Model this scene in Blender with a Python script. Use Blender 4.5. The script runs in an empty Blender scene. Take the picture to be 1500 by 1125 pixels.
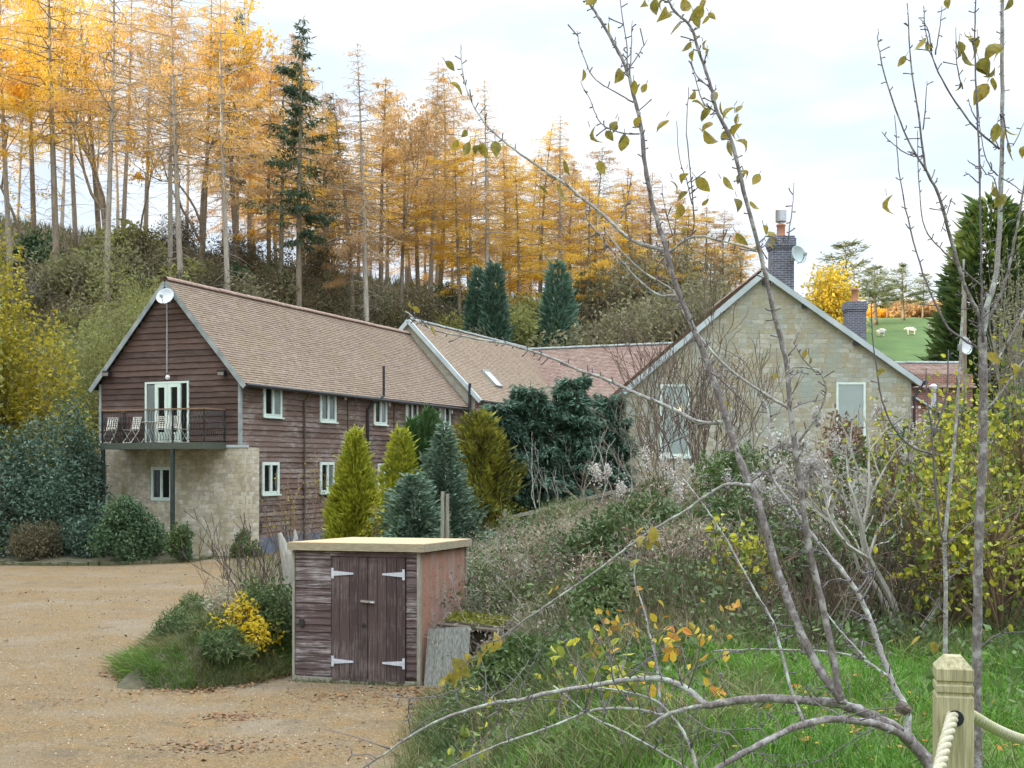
import bpy, math, random
import numpy as np
from mathutils import Vector, Matrix
R = math.radians
# ------------------------------------------------------------------ camera, sky, sun, exposure
F, HC, HZ, CX = 1700.0, 3.1, 680.0, 750.0      # focal length in photo pixels, eye height, horizon row, centre column
SC = bpy.context.scene
COL = SC.collection
cam = bpy.data.objects.new('camera', bpy.data.cameras.new('camera'))
COL.objects.link(cam); SC.camera = cam
cam.location = (0, 0, HC); cam.rotation_euler = (R(90), 0, 0)
cam.data.sensor_width = 36; cam.data.lens = 36*F/1500
cam.data.shift_y = (HZ-562.5)/1500
cam.data.clip_start = .05; cam.data.clip_end = 3000
SUN_EL, SUN_AZ = R(11.0), R(-107)               # sun low on the left, a little behind the viewer
sd = Vector((math.sin(SUN_AZ)*math.cos(SUN_EL), math.cos(SUN_AZ)*math.cos(SUN_EL), math.sin(SUN_EL)))
sun = bpy.data.objects.new('sun', bpy.data.lights.new('sun', 'SUN'))
COL.objects.link(sun); sun.rotation_euler = sd.to_track_quat('Z', 'Y').to_euler()
sun.data.energy = 5.0; sun.data.angle = R(.5); sun.data.color = (1, .80, .52)
W = bpy.data.worlds.new('World'); SC.world = W; W.use_nodes = True
def sky():
    nt = W.node_tree; nt.nodes.clear(); N = nt.nodes.new; L = nt.links.new
    out = N('ShaderNodeOutputWorld'); bg = N('ShaderNodeBackground'); st = N('ShaderNodeTexSky')
    st.sky_type = 'NISHITA'; st.sun_disc = False; st.sun_elevation = SUN_EL; st.sun_rotation = SUN_AZ
    tc = N('ShaderNodeTexCoord'); mp = N('ShaderNodeMapping'); mp.inputs['Scale'].default_value = (1.0, 1.0, 3.2)
    n1 = N('ShaderNodeTexNoise'); n1.inputs['Scale'].default_value = 2.1; n1.inputs['Detail'].default_value = 7
    n1.inputs['Roughness'].default_value = .52; n1.inputs['Distortion'].default_value = .5
    rp = N('ShaderNodeValToRGB'); rp.color_ramp.elements[0].position = .33; rp.color_ramp.elements[1].position = .60
    rp.color_ramp.elements[0].color = (.74, .74, .74, 1); rp.color_ramp.elements[1].color = (1, 1, 1, 1)
    n2 = N('ShaderNodeTexNoise'); n2.inputs['Scale'].default_value = 5; n2.inputs['Detail'].default_value = 5
    rp2 = N('ShaderNodeValToRGB'); e = rp2.color_ramp.elements
    e[0].position = .36; e[1].position = .62; e[0].color = (5.7, 6.6, 7.75, 1); e[1].color = (7.5, 7.8, 8.1, 1)
    mx = N('ShaderNodeMix'); mx.data_type = 'RGBA'
    L(tc.outputs['Generated'], mp.inputs[0]); L(mp.outputs[0], n1.inputs[0]); L(mp.outputs[0], n2.inputs[0])
    L(n1.outputs[0], rp.inputs[0]); L(rp.outputs[0], mx.inputs[0])
    L(n2.outputs[0], rp2.inputs[0]); L(st.outputs[0], mx.inputs[6]); L(rp2.outputs[0], mx.inputs[7])
    # a bright overcast: the cloud overhead is several times brighter than the cloud low in the sky
    sx = N('ShaderNodeSeparateXYZ'); mr = N('ShaderNodeMapRange'); mr.interpolation_type = 'SMOOTHSTEP'
    for i, v in ((1, .30), (2, .95), (3, 1.), (4, 4.1)): mr.inputs[i].default_value = v
    vm = N('ShaderNodeVectorMath'); vm.operation = 'SCALE'
    L(tc.outputs['Generated'], sx.inputs[0]); L(sx.outputs[2], mr.inputs[0]); L(mx.outputs[2], vm.inputs[0]); L(mr.outputs[0], vm.inputs[3])
    L(vm.outputs[0], bg.inputs[0]); bg.inputs[1].default_value = .1; L(bg.outputs[0], out.inputs[0])
sky()
vs = SC.view_settings
vs.view_transform = 'Standard'; vs.look = 'None'; vs.gamma = 1; vs.use_curve_mapping = False; vs.exposure = .66

# ------------------------------------------------------------------ helpers
rng = np.random.default_rng(7)
def reseed(n):
    global rng
    rng = np.random.default_rng(n)
U = lambda a=0., b=1., n=None: rng.uniform(a, b, n)
def P(px, py, Y): return np.array([(px-CX)/F*Y, Y, HC-(py-HZ)/F*Y])
def unit(v): return v/np.maximum(np.linalg.norm(v, axis=-1, keepdims=True), 1e-9)
def rdir(n): return unit(rng.normal(size=(n, 3)))
def sst(t): t = np.clip(t, 0, 1); return t*t*(3-2*t)
class MB:
    """collects shapes and links them as one mesh"""
    def __init__(s, xf=None): s.V = []; s.Q = []; s.T = []; s.n = 0; s.xf = xf
    def add(s, V, Q=None, T=None):
        V = np.asarray(V, float).reshape(-1, 3)
        if s.xf is not None: V = s.xf(V)
        if Q is not None and len(Q): s.Q.append(np.asarray(Q, int).reshape(-1, 4)+s.n)
        if T is not None and len(T): s.T.append(np.asarray(T, int).reshape(-1, 3)+s.n)
        s.V.append(V); s.n += len(V); return s
    def box(s, x0, x1, y0, y1, z0, z1):
        return s.add([(x, y, z) for z in (z0, z1) for y in (y0, y1) for x in (x0, x1)],
                     [(0, 2, 3, 1), (4, 5, 7, 6), (0, 1, 5, 4), (2, 6, 7, 3), (0, 4, 6, 2), (1, 3, 7, 5)])
    def bar(s, a, b, w, h, up=(0, 0, 1)):
        a = np.array(a, float); b = np.array(b, float); d = unit(b-a); u = np.array(up, float)
        if abs(d@u) > .98: u = np.array([0., 1, 0])
        sx = unit(np.cross(d, u)); sy = np.cross(sx, d); V = []
        for p in (a, b):
            for i, j in ((-1, -1), (1, -1), (1, 1), (-1, 1)): V.append(p+sx*i*w/2+sy*j*h/2)
        return s.add(V, [(0, 1, 5, 4), (1, 2, 6, 5), (2, 3, 7, 6), (3, 0, 4, 7), (3, 2, 1, 0), (4, 5, 6, 7)])
    def tube(s, pts, rad, k=6):
        pts = np.asarray(pts, float); n = len(pts); rad = np.broadcast_to(np.asarray(rad, float), (n,))
        t = np.gradient(pts, axis=0); t = unit(t)
        ref = np.array([0, 0, 1.]) if abs(t[0, 2]) < .9 else np.array([1., 0, 0])
        a = unit(np.cross(t, ref)); b = np.cross(t, a)
        an = np.arange(k)*2*math.pi/k
        V = pts[:, None]+rad[:, None, None]*(np.cos(an)[None, :, None]*a[:, None]+np.sin(an)[None, :, None]*b[:, None])
        i = np.arange(n-1)[:, None]*k; j = np.arange(k)[None]; j2 = (j+1) % k
        Q = np.stack([i+j, i+j2, i+k+j2, i+k+j], -1).reshape(-1, 4)
        V = np.concatenate([V.reshape(-1, 3), pts[:1], pts[-1:]])
        jj = np.arange(k); j2 = (jj+1) % k
        T = np.concatenate([np.stack([j2, jj, np.full(k, n*k)], 1), np.stack([jj+(n-1)*k, j2+(n-1)*k, np.full(k, n*k+1)], 1)])
        return s.add(V, Q, T)
    def lathe(s, prof, k=16, c=(0, 0, 0), axis=None):
        prof = np.asarray(prof, float); n = len(prof); an = np.arange(k)*2*math.pi/k
        V = np.stack([prof[:, None, 0]*np.cos(an), prof[:, None, 0]*np.sin(an), np.repeat(prof[:, 1:2], k, 1)], -1).reshape(-1, 3)
        if axis is not None: V = V @ np.array(Vector((0, 0, 1)).rotation_difference(Vector(axis)).to_matrix()).T
        i = np.arange(n-1)[:, None]*k; j = np.arange(k)[None]; j2 = (j+1) % k
        return s.add(V+np.array(c), np.stack([i+j, i+j2, i+k+j2, i+k+j], -1).reshape(-1, 4))
    def kites(s, C, D, S, L, Wd, m=.45, oval=False):
        """leaf-sized quads: base C, direction D, side S"""
        n = len(C); L = np.broadcast_to(np.asarray(L, float), (n,))[:, None]; Wd = np.broadcast_to(np.asarray(Wd, float), (n,))[:, None]
        if oval:
            N = np.cross(D, S)*Wd*.18; V = np.stack([C, C+D*L*.28+S*Wd*.46+N, C+D*L*.68+S*Wd*.40+N, C+D*L, C+D*L*.68-S*Wd*.40+N, C+D*L*.28-S*Wd*.46+N], 1).reshape(-1, 3); b = np.arange(n)[:, None]*6
            return s.add(V, np.concatenate([b+np.array([0, 1, 2, 3]), b+np.array([0, 3, 4, 5])]))
        V = np.stack([C, C+D*L*m+S*Wd/2, C+D*L, C+D*L*m-S*Wd/2], 1).reshape(-1, 3)
        return s.add(V, np.arange(4*n).reshape(-1, 4))
    def blades(s, C, D, L, Wd, bend):
        """grass blades, two segments each, bending towards the horizontal vector bend"""
        n = len(C); L = np.asarray(L)[:, None]; Wd = np.broadcast_to(np.asarray(Wd, float), (n,))[:, None]
        S = unit(np.cross(D, rdir(n)))
        m = C+D*L*.55+bend*L*.12; t = C+D*L*.9+bend*L*.5
        V = np.stack([C-S*Wd/2, C+S*Wd/2, m+S*Wd*.4, m-S*Wd*.4, t], 1).reshape(-1, 3)
        b = np.arange(n)[:, None]*5
        return s.add(V, b+np.array([0, 1, 2, 3]), b+np.array([3, 2, 4]))
    def build(s, name, mat, parent=None, smooth=False, uv=False):
        me = bpy.data.meshes.new(name); V = np.concatenate(s.V)
        Q = np.concatenate(s.Q) if s.Q else np.zeros((0, 4), int); T = np.concatenate(s.T) if s.T else np.zeros((0, 3), int)
        nq, nt = len(Q), len(T)
        me.vertices.add(len(V)); me.vertices.foreach_set('co', V.astype(np.float32).ravel())
        lo = np.concatenate([Q.ravel(), T.ravel()]).astype(np.int32)
        me.loops.add(len(lo)); me.loops.foreach_set('vertex_index', lo)
        me.polygons.add(nq+nt)
        me.polygons.foreach_set('loop_start', np.concatenate([np.arange(nq)*4, nq*4+np.arange(nt)*3]).astype(np.int32))
        me.polygons.foreach_set('use_smooth', np.full(nq+nt, smooth))
        me.update(calc_edges=True)
        if uv:
            def proj(I, k):
                if not len(I): return np.zeros((0, 2))
                p = V[I]; nn = np.cross(p[:, 1]-p[:, 0], p[:, 2]-p[:, 0]) if k == 3 else np.cross(p[:, 2]-p[:, 0], p[:, 3]-p[:, 1])
                nn = unit(nn); z = np.array([0, 0, 1.]); fl = np.abs(nn[:, 2]) > .97
                up = np.where(fl[:, None], np.array([0, 1., 0]), z); v = unit(up-(up*nn).sum(1, keepdims=True)*nn); u = np.cross(v, nn)
                return np.stack([(p*u[:, None]).sum(2), (p*v[:, None]).sum(2)], -1).reshape(-1, 2)
            me.uv_layers.new(name='UVMap').data.foreach_set('uv', np.concatenate([proj(Q, 4), proj(T, 3)]).astype(np.float32).ravel())
        if mat is not None: me.materials.append(mat)
        me.validate()
        o = bpy.data.objects.new(name, me); COL.objects.link(o)
        if parent is not None: o.parent = parent
        return o
def spline(pts, sub=4):
    p = np.asarray(pts, float); q = np.concatenate([2*p[:1]-p[1:2], p, 2*p[-1:]-p[-2:-1]]); out = []
    for i in range(1, len(q)-2):
        for t in np.arange(sub)/sub:
            out.append(.5*((2*q[i])+(q[i+1]-q[i-1])*t+(2*q[i-1]-5*q[i]+4*q[i+1]-q[i+2])*t*t+(-q[i-1]+3*q[i]-3*q[i+1]+q[i+2])*t**3))
    out.append(p[-1]); return np.array(out)
def tag(o, label=None, cat=None, group=None, kind=None):
    for k, v in (('label', label), ('category', cat), ('group', group), ('kind', kind)):
        if v: o[k] = v
    return o
def thing(name, loc, label, cat, rz=0, group=None):
    o = bpy.data.objects.new(name, None); COL.objects.link(o); o.location = [float(c) for c in loc]
    o.rotation_euler = (0, 0, rz); o.empty_display_size = .2
    return tag(o, label, cat, group)
def copy_tree(o, parent=None):
    c = o.copy(); COL.objects.link(c)
    if parent is not None: c.parent = parent
    for ch in list(o.children): copy_tree(ch, c)
    return c
# ------------------------------------------------------------------ materials
class NT:
    def __init__(s, name):
        s.m = bpy.data.materials.new(name); s.m.use_nodes = True; s.t = s.m.node_tree; s.t.nodes.clear()
        s.out = s.t.nodes.new('ShaderNodeOutputMaterial')
    def n(s, typ, props=None, **ins):
        nd = s.t.nodes.new('ShaderNode'+typ)
        for k, v in (props or {}).items(): setattr(nd, k, v)
        for k, v in ins.items():
            key = int(k[1:]) if k[0] == 'i' and k[1:].isdigit() else k.replace('_', ' ')
            s.set(nd.inputs[key], v)
        return nd
    def set(s, inp, v):
        if isinstance(v, bpy.types.NodeSocket): s.t.links.new(v, inp)
        elif isinstance(v, bpy.types.Node): s.t.links.new(v.outputs[0], inp)
        elif isinstance(v, tuple) and len(v) == 3 and inp.type == 'RGBA': inp.default_value = (*v, 1)
        else: inp.default_value = v
    def ramp(s, fac, stops):
        nd = s.n('ValToRGB'); cr = nd.color_ramp
        while len(cr.elements) < len(stops): cr.elements.new(.5)
        for e, (p, c) in zip(cr.elements, stops):
            e.position = p; e.color = (*c, 1) if isinstance(c, tuple) else (c, c, c, 1)
        s.set(nd.inputs[0], fac); return nd.outputs[0]
    def noise(s, vec, scale, detail=4, rough=.55, dist=0): return s.n('TexNoise', Vector=vec, Scale=scale, Detail=detail, Roughness=rough, Distortion=dist).outputs[0]
    def map(s, vec, sc): return s.n('Mapping', Vector=vec, Scale=sc).outputs[0]
    def mix(s, f, a, b, mode='MIX'):
        nd = s.n('Mix', dict(data_type='RGBA', blend_type=mode)); s.set(nd.inputs[0], f); s.set(nd.inputs[6], a); s.set(nd.inputs[7], b); return nd.outputs[2]
    def math(s, op, a, b=0.): return s.n('Math', dict(operation=op), i0=a, i1=b).outputs[0]
    def hsv(s, col, v=1., h=.5, sat=1.): return s.n('HueSaturation', Color=col, Value=v, Hue=h, Saturation=sat).outputs[0]
    def bump(s, h, st=.5, d=.02): return s.n('Bump', Height=h, Strength=st, Distance=d).outputs[0]
    def done(s, sh): s.t.links.new(sh if isinstance(sh, bpy.types.NodeSocket) else sh.outputs[0], s.out.inputs[0]); return s.m
    def pbr(s, col, rough=.8, nrm=None, **k):
        p = s.n('BsdfPrincipled', Base_Color=col, Roughness=rough, **k)
        if nrm is not None: s.set(p.inputs['Normal'], nrm)
        return s.done(p)
    @property
    def uv(s): return s.n('UVMap').outputs[0]
    @property
    def obj(s): return s.n('TexCoord').outputs['Object']
    @property
    def isl(s): return s.n('NewGeometry').outputs['Random Per Island']
def leafmat(name, cols, tr=.35, clump=.5, cs=1.2, rough=.6, ov=.25):
    """per-leaf hue from the island's random number, clumps from noise, a little change from plant to plant"""
    t = NT(name); k = len(cols)
    r = t.math('ADD', t.math('MULTIPLY', t.isl, 1-clump), t.math('MULTIPLY', t.ramp(t.noise(t.obj, cs, 3), [(.3, 0.), (.7, 1.)]), clump))
    c = t.ramp(r, [(i/max(1, k-1), c) for i, c in enumerate(cols)])
    rv = t.n('ObjectInfo').outputs['Random']
    c = t.hsv(c, v=t.math('ADD', t.math('MULTIPLY', rv, ov), 1-ov/2))
    d = t.n('BsdfPrincipled', Base_Color=c, Roughness=rough); d.inputs['Specular IOR Level'].default_value = .3
    tl = t.n('BsdfTranslucent', Color=c); mx = t.n('MixShader', Fac=tr)
    t.t.links.new(d.outputs[0], mx.inputs[1]); t.t.links.new(tl.outputs[0], mx.inputs[2]); return t.done(mx)
def barkmat(name, a, b, sc=(9, 9, 2), lich=None, rough=.9):
    t = NT(name); n = t.noise(t.map(t.obj, sc), 3, 6, .65)
    c = t.ramp(n, [(.32, a), (.68, b)])
    if lich: c = t.mix(t.ramp(t.noise(t.obj, 5 if sc[0] < 20 else 22, 5, .6), [(.5, 0.), (.62, 1.)]), c, lich)
    return t.pbr(c, rough, t.bump(n, .5, .01))
def plain(name, a, b, sc=6, rough=.7, **k):
    t = NT(name); return t.pbr(t.ramp(t.noise(t.obj, sc, 5), [(.3, a), (.7, b)]), rough, **k)
def m_boards(name, cols, pale, palef=.55, gr=(2.2, 38, 1)):
    t = NT(name); c = t.ramp(t.isl, [(i/(len(cols)-1), x) for i, x in enumerate(cols)])
    st = t.noise(t.map(t.uv, gr), 1.2, 8, .72); big = t.noise(t.map(t.uv, (.6, 1.2, 1)), 1.4, 6, .65)
    c = t.hsv(c, v=t.ramp(st, [(.25, .45), (.75, 1.4)]))
    c = t.mix(t.ramp(t.math('ADD', t.math('MULTIPLY', st, .5), t.math('MULTIPLY', big, .5)), [(.50, 0.), (.66, palef)]), c, pale)
    return t.pbr(c, .85, t.bump(st, .5, .008))
def m_stone(name, cols, mort, stain, su=2.6, sv=6.2):
    t = NT(name); uv = t.uv; w = t.n('TexNoise', Vector=uv, Scale=2.2, Detail=3).outputs[1]
    v = t.n('VectorMath', dict(operation='MULTIPLY_ADD'), i0=w, i1=(.22, .17, 0), i2=uv).outputs[0]
    br = t.n('TexBrick', dict(offset=.43, offset_frequency=2, squash=.62, squash_frequency=3), Vector=v, Color1=(0., 0., 0.), Color2=(1., 1., 1.), Mortar=(.5, .5, .5), Scale=1., Mortar_Size=.011, Mortar_Smooth=.8, Brick_Width=1/su, Row_Height=1/sv)
    ve = t.math('MULTIPLY', t.math('SUBTRACT', 1., br.outputs[1]), .1)
    blot = t.noise(uv, 3.1, 5, .7); sep = t.math('ADD', t.math('MULTIPLY', t.n('SeparateColor', Color=br.outputs[0]).outputs[0], .55), t.math('MULTIPLY', t.ramp(blot, [(.3, 0.), (.7, 1.)]), .45))
    c = t.ramp(sep, [(i/(len(cols)-1), x) for i, x in enumerate(cols)])
    fine = t.noise(uv, 26, 6, .7); c = t.hsv(c, v=t.ramp(fine, [(.25, .72), (.75, 1.22)]))
    c = t.mix(t.ramp(ve, [(.01, .5), (.08, 0.)]), c, mort)
    c = t.mix(t.math('MULTIPLY', t.ramp(ve, [(.0, .8), (.035, 0.)]), t.ramp(t.noise(uv, 5, 3), [(.45, 0.), (.6, 1.)])), c, (.14, .125, .09))
    c = t.mix(t.ramp(t.noise(t.map(uv, (1.1, .45, 1)), 1.3, 6, .68), [(.46, 0.), (.68, .8)]), c, stain)
    h = t.math('ADD', t.ramp(ve, [(0., 0.), (.14, 1.)]), t.math('MULTIPLY', fine, .5))
    return t.pbr(c, .92, t.bump(h, .45, .025))
def m_tiles(name, cols, moss, mf=.6):
    t = NT(name); c = t.ramp(t.isl, [(i/(len(cols)-1), x) for i, x in enumerate(cols)])
    n = t.noise(t.obj, .55, 6, .65); f = t.noise(t.obj, 17, 4)
    c = t.hsv(c, v=t.ramp(f, [(.3, .8), (.7, 1.15)]))
    c = t.mix(t.ramp(n, [(.52, 0.), (.72, mf)]), c, moss)
    return t.pbr(c, .9, t.bump(f, .3, .01))
MAT = {}
M = MAT
M['board'] = m_boards('weatherboard', [(.100, .060, .042), (.155, .100, .074), (.21, .145, .115), (.125, .075, .054)], (.44, .40, .365), .85)
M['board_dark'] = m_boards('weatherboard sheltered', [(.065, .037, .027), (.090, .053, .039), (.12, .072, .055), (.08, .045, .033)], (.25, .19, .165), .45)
M['shed_board'] = m_boards('shed boards', [(.070, .044, .042), (.11, .070, .067), (.085, .052, .050), (.16, .115, .112)], (.50, .47, .45), .95)
M['shed_door'] = m_boards('shed door', [(.070, .045, .042), (.092, .060, .055), (.060, .038, .036)], (.32, .27, .25), .55, (38, 2.2, 1))
M['stone_barn'] = m_stone('barn stone', [(.44, .36, .22), (.60, .53, .39), (.40, .355, .27), (.68, .63, .51), (.50, .40, .24)], (.58, .53, .41), (.27, .23, .10), 2.7, 6.6)
M['stone_house'] = m_stone('house stone', [(.26, .265, .20), (.39, .385, .29), (.36, .315, .185), (.50, .49, .40), (.28, .31, .275)], (.37, .365, .29), (.30, .35, .30), 2.6, 6.4)
M['stone_rear'] = m_stone('rear stone', [(.36, .34, .26), (.44, .42, .34), (.40, .35, .24), (.32, .33, .30)], (.42, .41, .34), (.28, .31, .28))
M['tile'] = m_tiles('roof tiles', [(.20, .142, .098), (.255, .187, .132), (.225, .163, .117), (.295, .222, .162)], (.22, .17, .08))
M['tile2'] = m_tiles('roof tiles tan', [(.25, .18, .122), (.32, .238, .165), (.28, .206, .142), (.35, .27, .195)], (.28, .23, .14))
M['tile3'] = m_tiles('roof tiles red', [(.215, .138, .105), (.285, .192, .15), (.25, .163, .128), (.33, .24, .195)], (.32, .25, .20))
M['ridge'] = m_tiles('ridge tiles', [(.30, .20, .15), (.37, .255, .20), (.34, .225, .175)], (.42, .33, .27), .5)
M['brick'] = None
def m_brick(name, c1, c2, mo):
    t = NT(name); b = t.n('TexBrick', Vector=t.uv, Color1=c1, Color2=c2, Mortar=mo, Scale=1., Mortar_Size=.009, Brick_Width=.225, Row_Height=.075, Bias=0.)
    c = t.hsv(b.outputs[0], v=t.ramp(t.noise(t.obj, 6, 5), [(.3, .75), (.7, 1.2)]))
    return t.pbr(c, .9, t.bump(b.outputs[1], -.4, .01))
M['brick'] = m_brick('red brick', (.33, .13, .085), (.24, .10, .075), (.40, .36, .31))
M['brick_blue'] = m_brick('dark chimney brick', (.075, .085, .12), (.12, .12, .15), (.30, .31, .33))
M['frame'] = plain('pale green paint', (.60, .72, .62), (.72, .82, .74), 5, .45)
M['lead'] = plain('grey painted wood', (.20, .23, .22), (.36, .40, .38), 3, .7)
M['verge'] = plain('pale verge board', (.38, .44, .44), (.52, .58, .57), 2, .7)
M['black'] = plain('black plastic', (.012, .014, .017), (.028, .03, .034), 3, .4)
M['blackiron'] = plain('black iron', (.012, .013, .014), (.03, .03, .03), 9, .5)
M['greenpost'] = plain('green black post', (.02, .03, .026), (.045, .06, .05), 5, .6)
M['white'] = plain('white paint', (.66, .66, .62), (.80, .80, .77), 8, .5)
M['cream'] = plain('cream metal', (.62, .60, .50), (.74, .72, .62), 9, .5)
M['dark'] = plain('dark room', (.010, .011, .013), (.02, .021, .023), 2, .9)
M['curtain'] = plain('pale curtain', (.48, .53, .53), (.62, .66, .66), 12, .9)
M['painted_reflection'] = plain('pale green blind', (.80, .86, .79), (.86, .91, .85), 2, .9)  # pale colour stands in for bright sky mirrored in the house windows
M['steel'] = plain('steel', (.50, .50, .51), (.62, .62, .63), 6, .3, Metallic=.9)
M['galv'] = plain('galvanised steel', (.50, .53, .58), (.66, .69, .74), 18, .5, Metallic=.25)
M['pot'] = plain('terracotta', (.36, .15, .08), (.46, .22, .13), 7, .85)
M['dish'] = plain('dish grey', (.50, .53, .54), (.62, .65, .66), 5, .5)
M['dishg'] = plain('dish green grey', (.30, .37, .36), (.42, .49, .48), 4, .4)
M['deck'] = barkmat('deck', (.05, .07, .05), (.10, .11, .08))
M['handrail'] = plain('rail wood', (.22, .13, .07), (.30, .19, .11), 8, .6)
M['plinth'] = plain('blue grey plinth', (.10, .12, .17), (.17, .19, .24), 4, .8)
def glass():
    t = NT('window glass'); g = t.n('BsdfGlossy', Color=(.9, .95, 1.), Roughness=.03); tr = t.n('BsdfTransparent', Color=(.95, .97, .97))
    f = t.n('Fresnel', IOR=1.5); mx = t.n('MixShader', Fac=f.outputs[0])
    t.t.links.new(tr.outputs[0], mx.inputs[1]); t.t.links.new(g.outputs[0], mx.inputs[2]); return t.done(mx)
M['glass'] = glass()
def lampm():
    t = NT('lit lamp'); return t.done(t.n('Emission', Color=(1, .62, .25), Strength=4.))
M['lamp'] = lampm()
# vegetation
M['larch'] = leafmat('larch needles', [(.50, .26, .085), (.68, .40, .12), (.76, .49, .16), (.62, .42, .21), (.80, .56, .15)], .5, .5, .35, ov=.4)
M['larch_dull'] = leafmat('larch needles dull', [(.48, .29, .13), (.58, .35, .15), (.54, .36, .18), (.64, .41, .17)], .45, .5, .35, ov=.4)
M['larch_gold'] = leafmat('larch needles gold', [(.68, .38, .04), (.80, .49, .05), (.84, .56, .07), (.62, .33, .06)], .5, .5, .35, ov=.3)
M['spruce'] = leafmat('spruce needles', [(.035, .068, .045), (.06, .10, .06), (.10, .14, .06), (.26, .25, .05)], .2, .55, .3)
M['trunk'] = barkmat('larch bark', (.17, .12, .085), (.33, .26, .19), (2.5, 2.5, .5), (.26, .26, .17))
M['trunk_grey'] = barkmat('grey bark', (.28, .24, .19), (.46, .41, .34), (2.5, 2.5, .5))
M['twig_brown'] = barkmat('brown twigs', (.16, .10, .06), (.28, .19, .12))
M['twig_grey'] = barkmat('grey twigs', (.26, .24, .20), (.42, .40, .34))
M['twig_red'] = barkmat('russet twigs', (.095, .07, .052), (.20, .145, .11))
M['twig_dark'] = barkmat('dark twigs', (.065, .05, .035), (.13, .10, .075))
M['yellowleaf'] = leafmat('yellow leaves', [(.10, .11, .03), (.24, .22, .03), (.46, .38, .03), (.64, .50, .05)], .4, .5, .8)
M['oliveleaf'] = leafmat('olive leaves', [(.14, .17, .05), (.23, .25, .08), (.32, .33, .11), (.44, .41, .12)], .4, .5, .8)
M['greyolive'] = leafmat('grey olive twigs', [(.14, .14, .075), (.21, .20, .11), (.27, .25, .13), (.36, .32, .12)], .35, .5, .5)
M['brush'] = leafmat('brown brush', [(.06, .06, .03), (.12, .105, .055), (.19, .16, .085), (.15, .17, .06)], .25, .5, .4)
M['darkgreen'] = leafmat('dark evergreen', [(.04, .075, .035), (.06, .11, .05), (.085, .145, .06), (.12, .18, .075)], .15, .5, .9, .45)
M['bluegreen'] = leafmat('glossy blue green', [(.035, .075, .045), (.06, .11, .07), (.095, .155, .105), (.17, .23, .165)], .15, .5, 1., .45)
M['midgreen'] = leafmat('mid green', [(.05, .095, .03), (.085, .14, .04), (.12, .18, .055), (.17, .22, .07)], .25, .5, 1.)
M['goldconifer'] = leafmat('golden conifer', [(.13, .16, .025), (.27, .30, .03), (.42, .42, .04), (.20, .24, .03)], .25, .45, 2.2)
M['goldbrown'] = leafmat('golden and brown conifer', [(.06, .055, .028), (.12, .125, .03), (.32, .31, .04), (.15, .145, .035)], .25, .6, 1.6)
M['cypress'] = leafmat('green cypress', [(.04, .085, .03), (.065, .13, .04), (.09, .17, .055), (.055, .11, .04)], .2, .4, 2.2)
M['bluespruce'] = leafmat('blue spruce', [(.055, .095, .058), (.105, .165, .105), (.18, .255, .17), (.075, .125, .075)], .15, .45, 2.)
M['deepconifer'] = leafmat('deep blue green conifer', [(.055, .115, .075), (.09, .17, .115), (.135, .225, .155), (.20, .30, .20)], .2, .45, 1.2)
M['farpine'] = leafmat('far pine', [(.12, .15, .09), (.17, .20, .11), (.24, .25, .11), (.34, .30, .08)], .3, .5, .4)
M['leyland'] = leafmat('tall cypress', [(.035, .07, .025), (.06, .11, .03), (.10, .15, .035), (.17, .20, .04)], .2, .5, .5)
M['hazel'] = leafmat('hazel leaves', [(.06, .10, .025), (.17, .22, .035), (.46, .44, .04), (.70, .59, .05)], .3, .4, 1.1)
M['applleaf'] = leafmat('apple leaves', [(.12, .105, .03), (.21, .18, .04), (.36, .27, .04), (.17, .10, .045)], .4, .55, 55.)
M['oakleaf'] = leafmat('oak leaves', [(.36, .30, .04), (.58, .40, .04), (.50, .20, .035), (.24, .26, .045)], .4, .3, 3.)
M['grass'] = leafmat('grass', [(.045, .115, .015), (.085, .20, .022), (.14, .28, .035), (.20, .30, .06)], .3, .45, .9)
M['grassmix'] = leafmat('rough grass', [(.05, .085, .025), (.095, .14, .04), (.19, .19, .075), (.32, .28, .15)], .25, .5, .9)
M['drygrass'] = leafmat('dry grass', [(.15, .125, .07), (.30, .26, .175), (.46, .41, .30), (.18, .17, .08)], .25, .45, .8)
M['weed'] = leafmat('weeds', [(.04, .07, .024), (.075, .12, .04), (.12, .17, .06), (.17, .15, .07)], .2, .5, .7)
M['fluff'] = leafmat('seed fluff', [(.50, .48, .43), (.66, .64, .60), (.42, .38, .32), (.58, .55, .50)], .35, .4, 4.)
M['leaflitter'] = leafmat('leaf litter', [(.10, .05, .03), (.20, .10, .045), (.30, .16, .06), (.15, .09, .06)], .1, .2, 2.)
M['apple_bark'] = barkmat('apple bark', (.15, .13, .115), (.38, .35, .33), (40, 40, 40), (.42, .46, .39))
M['apple_red'] = barkmat('young bark', (.08, .065, .06), (.23, .19, .178), (40, 40, 16), (.33, .31, .29))
M['apple_dark'] = barkmat('dark thin bark', (.10, .08, .085), (.20, .17, .18), (26, 26, 12))
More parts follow.
